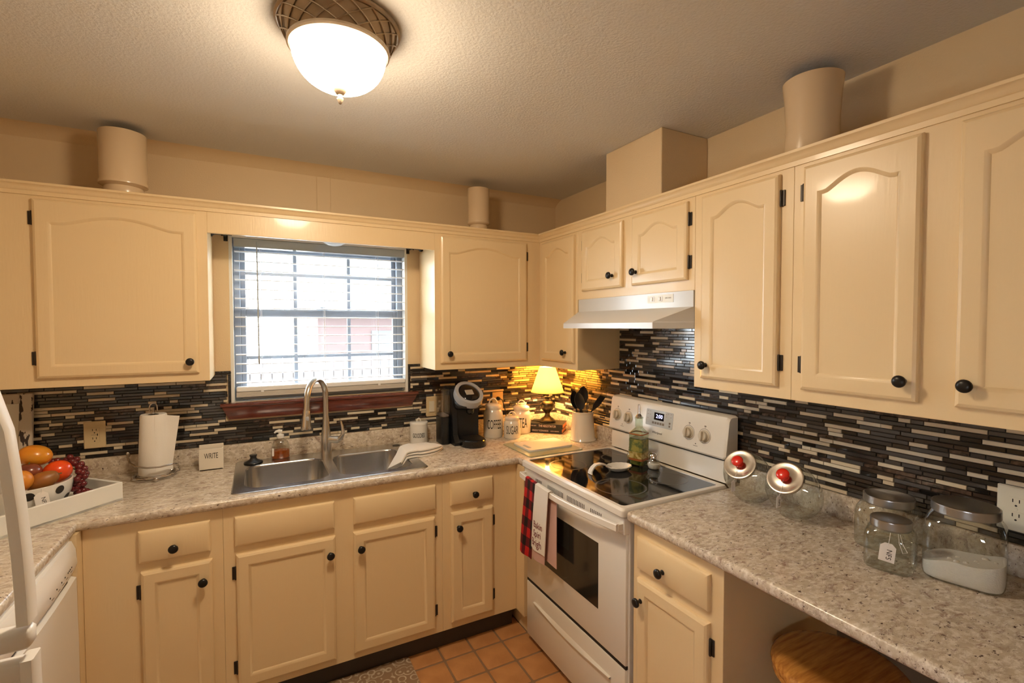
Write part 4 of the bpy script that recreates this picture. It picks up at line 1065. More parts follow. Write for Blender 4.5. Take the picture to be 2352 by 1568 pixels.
aa = (ct_-BC); aa.z = 0; aa.normalize()
q = BC+aa*(BR+.0025); 
tagM = I4(Vector((-aa.y, aa.x, 0)), (0, 0, 1), aa, (q.x, q.y, BZ+BH-.040)) @ Matrix.Rotation(-.05, 4, 'X') @ Matrix.Rotation(.12, 4, 'Z')
hang_tag(None, BC+aa*(BR+.001)+Vector((0, 0, BZ+BH-.001)), .038, .056, tagM, 'NFS', 'white paper tag hanging on the polka dot bowl', .017)

# paper towel holder and roll
hx, hy = -2.243, -.150
ph = thing('paper_towel_holder', 'chrome wire paper towel holder with curved side arm', 'towel holder', (hx, hy, CT))
ring = lambda r, z, a0=0, a1=2*PI, n=32: [(hx+r*math.cos(a0+(a1-a0)*i/n), hy+r*math.sin(a0+(a1-a0)*i/n), z) for i in range(n+1)]
G().tube(ring(.080, CT+.016)[:-1], .0036, 8, True).build('base_ring', 'wire_chrome', ph)
G().tube(ring(.060, CT+.016)[:-1], .003, 8, True).build('inner_ring', 'wire_chrome', ph)
for i in range(3):
    a = -PI/2+.2+i*2*PI/3
    G().tube([(hx, hy, CT+.014), (hx+.084*math.cos(a), hy+.084*math.sin(a), CT+.014)], .003, 8).sphere((hx+.084*math.cos(a), hy+.084*math.sin(a), CT+.0105), .0105, 12).build('foot', 'wire_chrome', ph)
G().tube([(hx+.0, hy, CT+.014), (hx, hy, CT+.30), (hx, hy, CT+.318)], .004, 8).build('post', 'wire_chrome', ph)
G().tube([(hx-.014, hy, CT+.298)]+[(hx-.014*math.cos(PI*i/8), hy, CT+.318+.018*math.sin(PI*i/8)) for i in range(9)]+[(hx+.014, hy, CT+.298)], .003, 8).build('loop', 'wire_chrome', ph)
arm = [(hx+.094*math.cos(a), hy+.094*math.sin(a), CT+z) for a, z in ((-.10, .032), (-.35, .058), (-.75, .066), (-1.2, .066), (-1.7, .068), (-2.2, .075), (-2.6, .088), (-2.9, .105), (-3.05, .122))]
G().tube([(hx+.080, hy, CT+.016), (hx+.094, hy+.006, CT+.018)]+arm, .004, 8).sphere(arm[-1], .0075, 10).build('side_arm', 'wire_chrome', ph)
rl = thing('paper_towel_roll', 'white paper towel roll with a loose sheet on the wire holder', 'paper towel', (hx, hy, CT+.0195))
G().lathe([(.020, .0), (.058, .0), (.060, .004), (.057, .10), (.050, .262), (.047, .268), (.020, .266)], (hx, hy, CT+.0195), 40).build('roll', 'paper', rl, 60)
def sheet(a, b):
    z = .266-.246*b; r0 = .0502+.0098*(1-z/.268)+.0008
    ang = -1.35+1.25*a
    if a > .5: 
        k = (a-.5)/.5; ex = k*k*(.042*max(0, 1-b*1.15)+.010)
    else: ex = 0
    top = -.03*b*0-.024*max(0, a-.55)
    return (hx+(r0)*math.cos(ang)+ex*.95, hy+r0*math.sin(ang)-ex*.35, CT+.0195+z+top)
G().grid(sheet, 16, 14, .0006).build('loose_sheet', 'paper', rl, 60)

# WRITE memo box
wc = at(486, 1078, Z=CT); wy = wc.y-.006
wb = thing('memo_box', 'small square cream ceramic box lettered WRITE between the paper towels and the sink', 'memo box', (wc.x, wy, CT))
g = G(); hw = .050
g.prism(rrect(wc.x-hw, wc.x+hw, wy-.0, wy+.032, .004, 3), CT+.0003, CT+.004)
g.prism(rrect(wc.x-hw, wc.x+hw, wy, wy+.006, .0025, 2), CT+.0003, CT+.100, b=.001)
g.prism(rrect(wc.x-hw, wc.x+hw, wy+.026, wy+.032, .0025, 2), CT+.0003, CT+.118, b=.001)
for s_ in (-1, 1): g.box(wc.x+s_*hw-(.006 if s_ > 0 else 0), wc.x+s_*hw+(0 if s_ > 0 else .006), wy+.006, wy+.026, CT+.0003, CT+.100)
bd = g.build('box', 'ceramic', wb, 30)
text_mesh('WRITE', .022, I4((1, 0, 0), (0, 0, 1), (0, -1, 0), (wc.x, wy-.0004, CT+.066)), 'ink', 'lettering', bd, .0003, .85, 1.7, 0)

# sink-side things
def pump_bottle():
    c = Vector((-1.728, -.072, ZD)); t = thing('soap_bottle', 'clear pump bottle half full of amber hand soap on the sink rim', 'soap bottle', tuple(c))
    G().lathe([(0, .0005), (.040, .0005), (.043, .004), (.0425, .04), (.041, .065), (.034, .085), (.020, .096), (.0155, .099), (.0155, .108)], tuple(c), 36, sy=.72).build('bottle', 'jar_glass', t, 60)
    G().lathe([(0, .002), (.0385, .002), (.0412, .006), (.041, .042), (0, .0422)], tuple(c), 32, sy=.72).build('soap', 'amber_soap', t, 60)
    G().lathe([(0, .104), (.0175, .104), (.0175, .120), (.012, .123), (.006, .124), (.005, .134), (0, .134)], tuple(c), 20).build('collar', 'ceramic_white', t)
    G().tube([c+Vector((.008, 0, .137)), c+Vector((-.006, 0, .140)), c+Vector((-.020, -.002, .138)), c+Vector((-.028, -.003, .131))], [.008, .009, .006, .004], 10).build('pump_head', 'ceramic_white', t, 60)
    G().box(c.x-.040, c.x-.032, c.y-.026, c.y-.010, ZD+.018, ZD+.055).build('label', 'tag_paper', t, 0)
pump_bottle()
c = (-1.852, -.108, ZD)
sp = thing('sink_stopper', 'black rubber sink stopper lying on the sink rim beside the soap', 'stopper', c)
G().lathe([(0, 0), (.040, 0), (.043, .003), (.041, .007), (.028, .013), (.018, .018), (.0135, .026), (.016, .034), (.0175, .038), (.016, .041), (0, .041)], c, 36).build('stopper', 'black_plastic', sp, 50)
# folded dish cloth over the corner of the right bowl
dc = thing('dish_cloth', 'folded white dish cloth draped over the right sink bowl corner', 'cloth', (-1.09, -.32, CT))
ax_ = Vector((-.86, -.50, 0)).normalized(); ay = Vector((.50, -.86, 0)).normalized(); Q0 = Vector((-.965, -.250, CT))
def rest_z(x):
    """what the cloth lies on: counter, sink rim, then down into the bowl"""
    if x > -1.084: return CT+.0004
    if x > -1.100: return CT+.0004+.0046*(-1.084-x)/.016
    if x > -1.165: return CT+.0050
    return CT+.0050-1.0*(-1.165-x)
def lay(k):
    def f(a, b):
        s = .285*a; w = (-.075+.15*b)*(.62+.38*math.sin(PI*min(1, a*1.15+.12)))
        q = Q0+ax_*(s+.006*k)+ay*(w+.012*math.sin(a*4+k))
        q.z = rest_z(q.x)+.0074+.0118*k+.016*math.sin(PI*a)*k/3*math.cos((b-.4)*2.2)
        return q
    return f
for k in range(3): G().grid(lay(k), 30, 12, .007).build('fold', 'cloth_white', dc, 70)
G().tube([Q0+ax_*.0+ay*(-.05+.11*i/10)+Vector((0, 0, .0105+.010*math.sin(PI*i/10))) for i in range(11)], .010, 10).build('rolled_edge', 'cloth_white', dc, 70)

# lidded canisters
def canister(x, y, r, h, lid_h, label, word, size, face, m='ceramic', shoulder=True, sy_=1.9, name='canister', lw=.93, handle='strap'):
    t = thing(name, label, 'canister', (x, y, CT), 'lettered ceramic canisters')
    if shoulder: prof = [(0, .0003), (r*.93, .0003), (r, .008), (r*1.01, h*.45), (r, h*.78), (r*.96, h*.86), (r*.84, h*.93), (r*.80, h*.965), (r*.82, h), (r*.74, h), (r*.72, h*.95), (r*.9, h*.84), (r*.93, .01), (0, .008)]
    else: prof = [(0, .0003), (r*.97, .0003), (r, .004), (r, h), (r*.94, h), (r*.94, .006), (0, .006)]
    bd = G().lathe(prof, (x, y, CT), 44).build('jar', m, t, 50)
    zl = CT+h
    if shoulder: lp = [(0, -.004), (r*.70, -.004), (r*.72, .0004), (r*.87, .0006), (r*.885, lid_h*.22), (r*.82, lid_h*.32), (r*.6, lid_h*.46), (0, lid_h*.5)]
    else: lp = [(0, .0004), (r*1.03, .0004), (r*1.03, .012), (r*.98, .015), (0, .016)]
    ld = G().lathe(lp, (x, y, zl), 44).build('lid', m, t, 50)
    if handle == 'strap':
        w_ = r*.42; top = lid_h
        G().tube([Vector((x, y, zl))+Vector((face[0], face[1], 0)).cross(Vector((0, 0, 1))).normalized()*(w_*math.cos(PI*i/10))+Vector((0, 0, lid_h*.40+(top-lid_h*.40)*math.sin(PI*i/10))) for i in range(11)], .0055, 8, flat=.6).build('lid_handle', m, ld, 60)
    else:
        G().tube([Vector((x-.011, y, zl+.013))]+[Vector((x-.011*math.cos(PI*i/10), y, zl+.018+.016*math.sin(PI*i/10))) for i in range(11)]+[Vector((x+.011, y, zl+.013))], .003, 8).build('lid_handle', m, ld, 60)
    fd = Vector((face[0], face[1], 0)).normalized(); sd = Vector((-fd.y, fd.x, 0))
    rr = r*1.012+.0003
    def bend(p):
        a = p.x/rr; d_ = fd*math.cos(a)+sd*math.sin(a); R_ = rr+p.z
        return Vector((d_.x*R_, d_.y*R_, p.y))
    text_mesh(word, size, Matrix.Translation((x, y, CT+h*.46)), 'ink', 'lettering', bd, .0003, .72, sy_, 0, bend=bend)
canister(-.999, -.080, .051, .110, .02, 'cream lidded canister lettered GOODIES beside the sink', 'GOODIES', .023, (-.30, -.95), 'ceramic_white', False, 1.6, handle='loop')
canister(-.545, -.140, .060, .178, .058, 'tall cream canister lettered COFFEE behind the coffee maker', 'COFFEE', .036, (-.33, -.94), sy_=2.2)
canister(-.455, -.219, .051, .112, .046, 'small cream canister lettered SUGAR in front of the tea canister', 'SUGAR', .034, (-.45, -.89), sy_=2.1)
canister(-.338, -.125, .060, .150, .058, 'cream canister lettered TEA next to the stacked books', 'TEA', .042, (-.30, -.95), sy_=2.1)

# coffee maker
kx, ky = -.760, -.215
cm = thing('coffee_maker', 'black single-cup coffee maker with grey ring and clear water tank', 'coffee maker', (kx, ky, CT))
X0, X1 = -.846, -.674
g = G()
side = [(-.075, .0005), (-.262, .0005), (-.268, .02), (-.235, .06), (-.225, .20), (-.225, .255), (-.185, .315), (-.12, .330), (-.075, .322)]
g.loft([[(x, y, CT+z) for y, z in side] for x in (X0, X0+.030)]).build('side_panel', 'black_plastic', cm, 30)
G().loft([[(x, y, CT+z) for y, z in ((-.078, .0005), (-.205, .0005), (-.205, .315), (-.15, .330), (-.078, .322))] for x in (X0+.030, X1)]).build('tower', 'black_plastic', cm, 30)
G().box(X0+.034, X0+.052, -.216, -.204, CT+.05, CT+.205, .003).build('inner_strip', 'book_pages', cm, 20) if False else None
# base with rounded drip tray
lp = [(X0+.030, -.20), (X0+.030, -.29)]+[(kx+.015-(X1-X0-.03)/2*math.cos(PI*i/14)*1.0, -.295-.075*math.sin(PI*i/14)) for i in range(15)]+[(X1, -.20)]
G().prism(lp, CT+.0005, CT+.040, b=.005).build('drip_base', 'black_gloss', cm, 40)
G().prism(offset(lp, .012), CT+.040, CT+.0415).build('drip_grid', 'black_plastic', cm, 40)
# head: bulging brew head, grey ring, gloss lid
hl = []
for z, yf, wdt in ((.205, -.285, .070), (.216, -.308, .078), (.228, -.314, .083), (.246, -.294, .084), (.270, -.262, .084), (.296, -.226, .083), (.318, -.19, .080)):
    lp2 = [(kx+.006+wdt*sx_, -.09, CT+z) for sx_ in (-1, 1)]
    arc = [(kx+.006+wdt*math.cos(PI*i/12), yf+.06-.06*math.sin(PI*i/12) if yf+.06 < -.10 else yf, CT+z) for i in range(13)]
    hl.append([lp2[1]]+arc+[lp2[0]])
    hl[-1] = [(kx+.006+wdt, -.09, CT+z)]+arc+[(kx+.006-wdt, -.09, CT+z)]
G().loft(hl).build('brew_head', 'black_plastic', cm, 50)
# grey ring and lid lie on the sloped front of the head
FM = Matrix.Translation((kx+.006, -.248, CT+.284)) @ Matrix.Rotation(math.radians(36), 4, 'X')
def egg(r, n=36, sx_=1, sy_=1.08): return [(r*sx_*math.cos(2*PI*i/n), r*sy_*math.sin(2*PI*i/n)*(1.0 if math.sin(2*PI*i/n) < 0 else 1.1)) for i in range(n)]
o1, o2 = egg(.084), egg(.062)
G().loft([[(p[0], p[1], -.02) for p in o1], [(p[0], p[1], .012) for p in o1], [(p[0]*.97, p[1]*.97, .019) for p in o1], [(p[0], p[1], .019) for p in o2], [(p[0], p[1], -.002) for p in o2]], False, False, M=FM).build('grey_ring', 'grey_plastic', cm, 50)
ld = G().loft([[(p[0], p[1], -.002) for p in o2], [(p[0]*.99, p[1]*.99, .014) for p in o2], [(p[0]*.8, p[1]*.8, .021) for p in o2], [(p[0]*.4, p[1]*.4, .024) for p in o2]], M=FM).build('lid', 'black_gloss', cm, 60)
G().box(-.026, .022, -.022, .018, .0225, .0265, .002, M=FM).build('screen', 'screen_grey', ld, 20)
G().lathe([(0, 0), (.024, 0), (.022, .022), (.014, .030), (0, .030)], n=24, M=I4((1, 0, 0), (0, -1, 0), (0, 0, -1), (kx+.006, -.27, CT+.208))).build('nozzle', 'black_gloss', cm, 50)
tk = G().prism(rrect(-.902, -.8475, -.205, -.085, .018, 5), CT+.160, CT+.318, b=.006).build('water_tank', 'tank_glass', cm, 40)
G().prism(rrect(-.898, -.8515, -.201, -.089, .015, 5), CT+.162, CT+.168).build('tank_base', 'grey_plastic', tk, 40)
G().prism(rrect(-.900, -.8475, -.203, -.087, .017, 5), CT+.0005, CT+.158).build('tank_stand', 'black_plastic', cm, 40)
# ---------------------------------------------------------------- books and table lamp in the corner
s45 = math.sqrt(.5)
BKM = I4((s45, -s45, 0), (s45, s45, 0), (0, 0, 1), (-.2185, -.216, CT))    # u along the spine, v into the corner
def book(z0, z1, label, words, du=0):
    o = BKM @ Vector((du, .075, z0)); t = thing('book', label, 'book', tuple(o), 'books under the table lamp')
    L, Dp = .222, .148
    M = BKM @ Matrix.Translation((du, 0, 0))
    cv = G(); cv.box(-L/2, L/2, 0, Dp, z0, z0+.0025, M=M); cv.box(-L/2, L/2, 0, Dp, z1-.0025, z1, M=M); cv.box(-L/2, L/2, -.001, .003, z0, z1, .001, M=M)
    c_ = cv.build('cover', 'book_black', t, 20)
    G().box(-L/2+.003, L/2-.003, .003, Dp-.003, z0+.0025, z1-.0025, M=M).build('pages', 'book_pages', t, 0)
    FMx = M @ I4((1, 0, 0), (0, 0, 1), (0, -1, 0), (0, -.0012, (z0+z1)/2))
    for u, s_, sz, m, sx_ in words: text_mesh(s_, sz, FMx @ Matrix.Translation((u, 0, 0)), m, 'lettering', c_, .0002, sx_, 1.3)
book(.0004, .0296, 'black book with white title, lower of the two under the lamp', [(-.030, 'DEADLY SCENARIOS', .0115, 'book_title', 1), (.065, 'ANDREW F KREPINEVICH', .006, 'book_title', .8)])
book(.0300, .0598, 'black book with pale block title directly under the lamp base', [(-.078, 'DEREK GREEN', .007, 'book_title', .8), (.012, 'THE NEGOTIATOR', .0155, 'book_title', .85)], .004)
lx, ly, lz0 = -.166, -.163, CT+.0602
lp_ = thing('table_lamp', 'small bronze urn table lamp with lit yellow shade in the counter corner', 'table lamp', (lx, ly, lz0))
G().lathe([(0, 0), (.054, 0), (.056, .004), (.054, .012), (.044, .016), (.040, .022), (.026, .030), (.018, .040), (.0155, .052), (.018, .060), (.026, .068), (.040, .085), (.0455, .104), (.044, .118), (.034, .132), (.023, .138), (.024, .143), (.016, .147), (.016, .156), (.021, .160), (.021, .164), (.011, .168), (.011, .186), (0, .186)], (lx, ly, lz0), 40).build('base', 'lamp_bronze', lp_, 40)
ZS0, ZS1 = CT+.253, CT+.417
zr = lambda z: z-lz0
sh_ = G().lathe([(.107, zr(ZS0)), (.0505, zr(ZS1)), (.0495, zr(ZS1)), (.106, zr(ZS0)), (.107, zr(ZS0))], (lx, ly, lz0), 48).build('lamp_shade', 'shade_cloth', lp_, 60)
mat('bulb_glow', (1, .9, .7), .4, emit=((1, .66, .28, 1), 30))
G().lathe([(0, .186), (.013, .188), (.013, .205), (.022, .222), (.027, .245), (.023, .265), (.012, .276), (0, .279)], (lx, ly, lz0), 20).build('bulb', 'bulb_glow', lp_, 60)
G().tube([(lx+.105*math.cos(a), ly+.105*math.sin(a), ZS0+.002) for a in [2*PI*i/40 for i in range(40)]], .0012, 5, True).build('shade_ring', 'lamp_bronze', lp_)
l_ = bpy.data.lights.new('table_lamp_bulb', 'POINT'); l_.energy = TABLE_LAMP_W; l_.color = (1, .60, .22); l_.shadow_soft_size = .02
lo = bpy.data.objects.new('table_lamp_bulb', l_); COL.objects.link(lo); lo.location = (lx, ly, lz0+.300)
# cord from the outlet
pl = Vector((-.450, -.013, 1.1285))
G().lathe([(0, 0), (.013, 0), (.013, .008), (.009, .022), (.004, .028), (0, .028)], n=14, M=axis_m(pl, (0, -1, 0))).build('plug', 'black_plastic', lp_)
G().tube([pl+Vector((0, -.026, 0)), pl+Vector((.012, -.036, -.004)), pl+Vector((.030, -.032, -.045)), pl+Vector((.044, -.030, -.11)), Vector((-.400, -.034, .935)), Vector((-.345, -.036, CT+.0032)), Vector((-.300, -.050, CT+.0032)), Vector((-.276, -.062, CT+.012)), Vector((-.262, -.073, CT+.034)), Vector((-.254, -.080, CT+.056)), Vector((-.247, -.087, CT+.0642)), Vector((-.236, -.100, CT+.0632)), Vector((lx-.050, ly+.022, CT+.0645))], .003, 7).build('cord', 'black_plastic', lp_, 60)

# ---------------------------------------------------------------- utensil crock
kx_, ky_ = -.107, -.468
ck = thing('utensil_crock', 'cream tapered ceramic crock holding black kitchen utensils', 'crock', (kx_, ky_, CT))
G().lathe([(0, .0003), (.078, .0003), (.080, .004), (.077, .010), (.073, .016), (.064, .150), (.064, .162), (.0665, .165), (.0665, .170), (.063, .172), (.058, .168), (.059, .15), (.068, .012), (0, .010)], (kx_, ky_, CT), 48).build('crock', 'ceramic', ck, 40)
def utensil(label, kind, base, tip, r=.030, tw=0.0):
    b, t_ = Vector(base), Vector(tip); d = (t_-b).normalized()
    o = thing(kind, label, 'utensil', tuple(b), 'black utensils in the crock')
    n0 = b+(t_-b)*.62
    G().tube([b, b+(n0-b)*.5, n0], [.0055, .005, .0042], 8).build('handle', 'black_plastic', o, 60)
    vw = (CAM-t_); vw = (vw-d*vw.dot(d)).normalized(); vw = (Matrix.Rotation(tw, 4, d) @ vw); sd = d.cross(vw)
    L = (t_-n0).length
    def f(a, bb):
        s = a; w = r*math.sin(PI*min(1, .06+s*.94))**.6 if kind != 'spatula' else r*min(1, .25+s*2.2)
        cup = .35*r if kind in ('ladle', 'serving_spoon', 'slotted_spoon') else .05*r
        q = (bb-.5)*2
        return n0+d*(L*s)+sd*(w*q)+vw*(-cup*(1-q*q)*math.sin(PI*s)+.01*s)
    G().grid(f, 12, 10, .0035).build('head', 'black_plastic', o, 60)
    if kind == 'slotted_spoon':
        for s in (.25, .38, .5, .62, .75, .85):
            for q in (-.55, ):
                w = r*math.sin(PI*min(1, .06+s*.94))**.6
                c = n0+d*(L*s)+sd*(w*q)+vw*(-.35*r*(1-q*q)*math.sin(PI*s)+.01*s+.0004)
                G().lathe([(0, .0006), (.0026, .0006), (.0026, 0)], n=8, M=axis_m(c, vw)).build('hole', 'tile_beige_light', o, 0)
    return o
def up_(u, v, Y): return tuple(at(u, v, Y=Y))
zb_ = CT+.018
utensil('black slotted spoon leaning out of the crock towards the lamp', 'slotted_spoon', (kx_-.0325, ky_-.0399, zb_), up_(1315, 897, -.418), .030, .5)
utensil('black deep ladle spoon in front of the slotted spoon', 'serving_spoon', (kx_-.0017, ky_-.047, zb_), up_(1327, 899, -.50), .030)
utensil('black ladle standing upright in the middle of the crock', 'ladle', (kx_-.046, ky_-.0008, zb_), up_(1341, 886, -.468), .034)
utensil('black spoon behind the ladle in the crock', 'ladle', (kx_-.0237, ky_+.0257, zb_), up_(1344, 888, -.43), .027, -.3)
utensil('black spatula leaning out of the crock towards the range', 'spatula', (kx_-.0088, ky_+.0502, zb_), tuple(at(1383, 906, X=-.035)), .022, .7)
# metal tongs handle
tg = thing('tongs', 'small steel tongs standing in the crock', 'utensil', (kx_, ky_-.03, zb_), 'black utensils in the crock')
G().tube([(kx_-.0136, ky_-.0045, zb_), up_(1349, 925, -.515)], .003, 6).build('arm', 'wire_chrome', tg); G().tube([(kx_-.0033, ky_+.0068, zb_), up_(1353, 926, -.515)], .003, 6).build('arm', 'wire_chrome', tg)

# ---------------------------------------------------------------- cutting boards
quad = [at(1160, 1021, Z=CT), at(1218, 1049, Z=CT), at(1345, 1031, Z=CT), at(1270, 1004, Z=CT)]
gx0, gx1, gy0, gy1 = -.588, -.248, -.668, -.355
gbd = thing('glass_cutting_board', 'large clear greenish glass cutting board beside the range', 'cutting board', (-.42, -.51, CT))
lp = rrect(gx0, gx1, gy0, gy1, .012, 4)
G().loft([[(p[0], p[1], CT+.0004) for p in lp], [(p[0], p[1], CT+.0050) for p in lp]]).build('glass_sheet', 'glass_board', gbd, 20)
wbd = thing('white_cutting_board', 'small white plastic cutting board with slot handle on the glass board', 'cutting board', (-.40, -.49, CT+.005))
lp = rrect(-.545, -.262, -.592, -.395, .022, 6); hole = rrect(-.525, -.505, -.548, -.468, .0095, 5)
ZW0, ZW1 = CT+.0054, CT+.0144
g = G(); g.loft([[(p[0], p[1], ZW0) for p in lp], [(p[0], p[1], ZW1) for p in lp]], False, False); g.loft([[(p[0], p[1], ZW0) for p in hole], [(p[0], p[1], ZW1) for p in hole]], False, False)
g.fill2(lp, hole, ZW0); g.fill2(lp, hole, ZW1); bmesh.ops.remove_doubles(g.bm, verts=g.bm.verts[:], dist=1e-6)
g.build('board', 'board_white', wbd, 20)

# ---------------------------------------------------------------- towels on the oven handle
def handle_at(u):
    s = min(1, max(0, (u-RU0-.014)/(RU1-RU0-.028))); k = math.sin(PI*s)
    return .045+.018*k, .8555-.012*k          # front face n, centre height of the handle bar
def front_n(u, d, e):
    """outer face of a towel layer hanging d below the top of the bar, e outside the bar"""
    return handle_at(u)[0]+e+.012*d+.020*d*math.sin((u-.9)*46+1)
def oven_towel(name, label, u0, u1, front, back, m, du=0, thick=.0025, e=.0024, widen=0):
    """hangs over the handle bar: front length, back length, e = how far its outer face lies off the bar"""
    t = thing(name, label, 'towel', tuple(fx @ Vector(((u0+u1)/2, handle_at((u0+u1)/2)[1]+.014, .03))), 'towels on the oven handle')
    top = .024; Lt = front+top+back
    def f(a, b):
        s = a*Lt; u = u0+(u1-u0)*b; n0, zc = handle_at(u); zt = zc+.014
        if s < back:
            d = back-s; u += widen*b*min(1, d/.03); n = n0-.014-e; z = zt-d
        elif s < back+top:
            th = PI*(s-back)/top; z = zt+e*math.sin(th)**.5; n = n0-.007-(.007+e)*math.cos(th)
        else:
            d = s-back-top; z = zt-d; u += du*d/front; n = front_n(u, d, e)+(n0-handle_at(u)[0])
        return fx @ Vector((u, z, n))
    g = G(); nu, nv = 56, 12; uvl = g.bm.loops.layers.uv.new('UVMap')
    V = [[Vector(f(i/nu, j/nv)) for j in range(nv+1)] for i in range(nu+1)]
    g.grid(f, nu, nv, thick)
    idx = {}
    for i in range(nu+1):
        for j in range(nv+1): idx[tuple(round(c, 5) for c in V[i][j])] = (j/nv, i/nu)
    for fc in g.bm.faces:
        for lpz in fc.loops: lpz[uvl].uv = idx.get(tuple(round(c, 5) for c in lpz.vert.co), (0, 0))
    return t, g.build('cloth', m, t, 70)
oven_towel('plaid_towel', 'red and black buffalo plaid towel hanging on the oven handle', .793, .898, .375, .30, 'plaid', du=-.045)
t, ob = oven_towel('lettered_towel', 'white kitchen towel with dark red lettering hanging beside the plaid towel', .903, 1.022, .30, .28, 'cloth_white', du=-.034, e=.0068)
def tow_text(s_, k, size, sx_=1, sy_=1.25):
    d0 = .30*k
    def bend(q):
        u = .956-.034*k+q.x; d = d0-q.y
        return Vector((u, handle_at(u+.034*k)[1]+.014-d, front_n(u, d, .0068)+(handle_at(u+.034*k)[0]-handle_at(u)[0])+.0008+q.z))
    text_mesh(s_, size, fx, 'lettering_red', 'lettering', ob, .0003, sx_, sy_, bend=bend)
tow_text('Bakin', .60, .034, .95); tow_text('Spiri', .735, .034, .95); tow_text('Brigh', .88, .038, .95)
oven_towel('pink_towel', 'plain pinkish towel hanging behind the white lettered towel', .908, 1.018, .345, .33, 'cloth_pink', du=-.039, widen=.040)

# ---------------------------------------------------------------- on the cooktop
sr = thing('spoon_rest', 'white ceramic spoon rest with fluted oval dish and curled handle on the cooktop', 'spoon rest', (-.33, -1.04, ZG))
dc_ = at(1421, 1074, Z=ZG+.012); tp_ = at(1363, 1087, Z=ZG+.002)
axd = (dc_-tp_); axd.z = 0; L0 = axd.length; axd.normalize(); pdv = Vector((-axd.y, axd.x, 0))
def dish(a, b):
    th = 2*PI*b; r = a; fl_ = 1+.025*math.sin(th*16)*max(0, a-.7)/.3
    z = .0044+.020*max(0, (a-.55)/.45)**1.4
    return Vector((dc_.x, dc_.y, ZG))+axd*(r*.062*fl_*math.cos(th))+pdv*(r*.046*fl_*math.sin(th))+Vector((0, 0, z))
G().grid(lambda a, b: dish(max(a, .02), b), 10, 64, .004).build('dish', 'ceramic_white', sr, 70)
hpt = [(L0-.052, .022), (L0-.075, .033), (L0-.100, .040), (L0-.125, .038), (L0-.140, .028), (L0-.150, .014), (L0-.152, .0015)]
def hdl(a, b):
    k = a*(len(hpt)-1); i = min(int(k), len(hpt)-2); f_ = k-i
    s = hpt[i][0]*(1-f_)+hpt[i+1][0]*f_; z = hpt[i][1]*(1-f_)+hpt[i+1][1]*f_
    w = .016-.004*math.sin(PI*a)
    return Vector((tp_.x, tp_.y, ZG))+axd*(s)+pdv*(w*(b-.5)*2)+Vector((0, 0, z))
G().grid(hdl, 24, 6, .006).build('handle', 'ceramic_white', sr, 70)
# oil bottle
oc = Vector((-.196, -1.045, ZG)); ob_ = thing('oil_bottle', 'square glass oil bottle with painted green landscape and steel pourer', 'bottle', tuple(oc))
RM = Matrix.Translation(oc) @ Matrix.Rotation(math.radians(18), 4, 'Z')
G().lathe([(0, .0004), (.036, .0004), (.037, .004), (.037, .150), (.035, .158), (.024, .170), (.0155, .180), (.0145, .190), (.0145, .222), (.0165, .224), (.0165, .232), (.012, .232)], n=40, M=RM, sq=7).build('glass', 'bottle_glass', ob_, 40)
ol = G().lathe([(0, .006), (.0340, .006), (.0340, .132), (0, .1325)], n=40, M=RM, sq=7).build('oil', 'oil_green', ob_, 40)
for z0, z1, m in ((.150, .156, 'rust_print'), (.026, .036, 'rust_print'), (.037, .068, 'yellow_print'), (.069, .128, 'olive_print')):
    G().lathe([(.0374, z0), (.0374, z1)], n=40, M=RM, sq=7).build('printed_band', m, ob_, 40)
G().lathe([(0, .226), (.015, .226), (.016, .236), (.010, .244), (.0062, .248), (.0055, .262), (.0052, .292), (0, .292)], n=18, M=RM).build('pourer', 'chrome', ob_, 40)
def shaker(x, y, fill, label):
    t = thing('shaker', label, 'shaker', (x, y, ZG), 'salt and pepper shakers on the cooktop')
    G().lathe([(0, .0004), (.022, .0004), (.026, .003), (.0305, .016), (.029, .030), (.020, .043), (.0165, .050)], (x, y, ZG), 32).build('glass', 'jar_glass', t, 60)
    G().lathe([(0, .003), (.023, .003), (.0285, .016), (.0282, .024 if fill == 'salt_white' else .02), (0, .026)], (x, y, ZG), 28).build('filling', fill, t, 60)
    G().lathe([(.018, .047), (.0215, .047), (.0215, .060), (.019, .068), (.012, .074), (0, .0755)], (x, y, ZG), 28).build('cap', 'chrome', t, 50)
shaker(-.180, -1.128, 'salt_white', 'round glass salt shaker with chrome cap beside the oil bottle'); shaker(-.163, -.966, 'yellow_print', 'round glass pepper shaker with chrome cap behind the oil bottle')

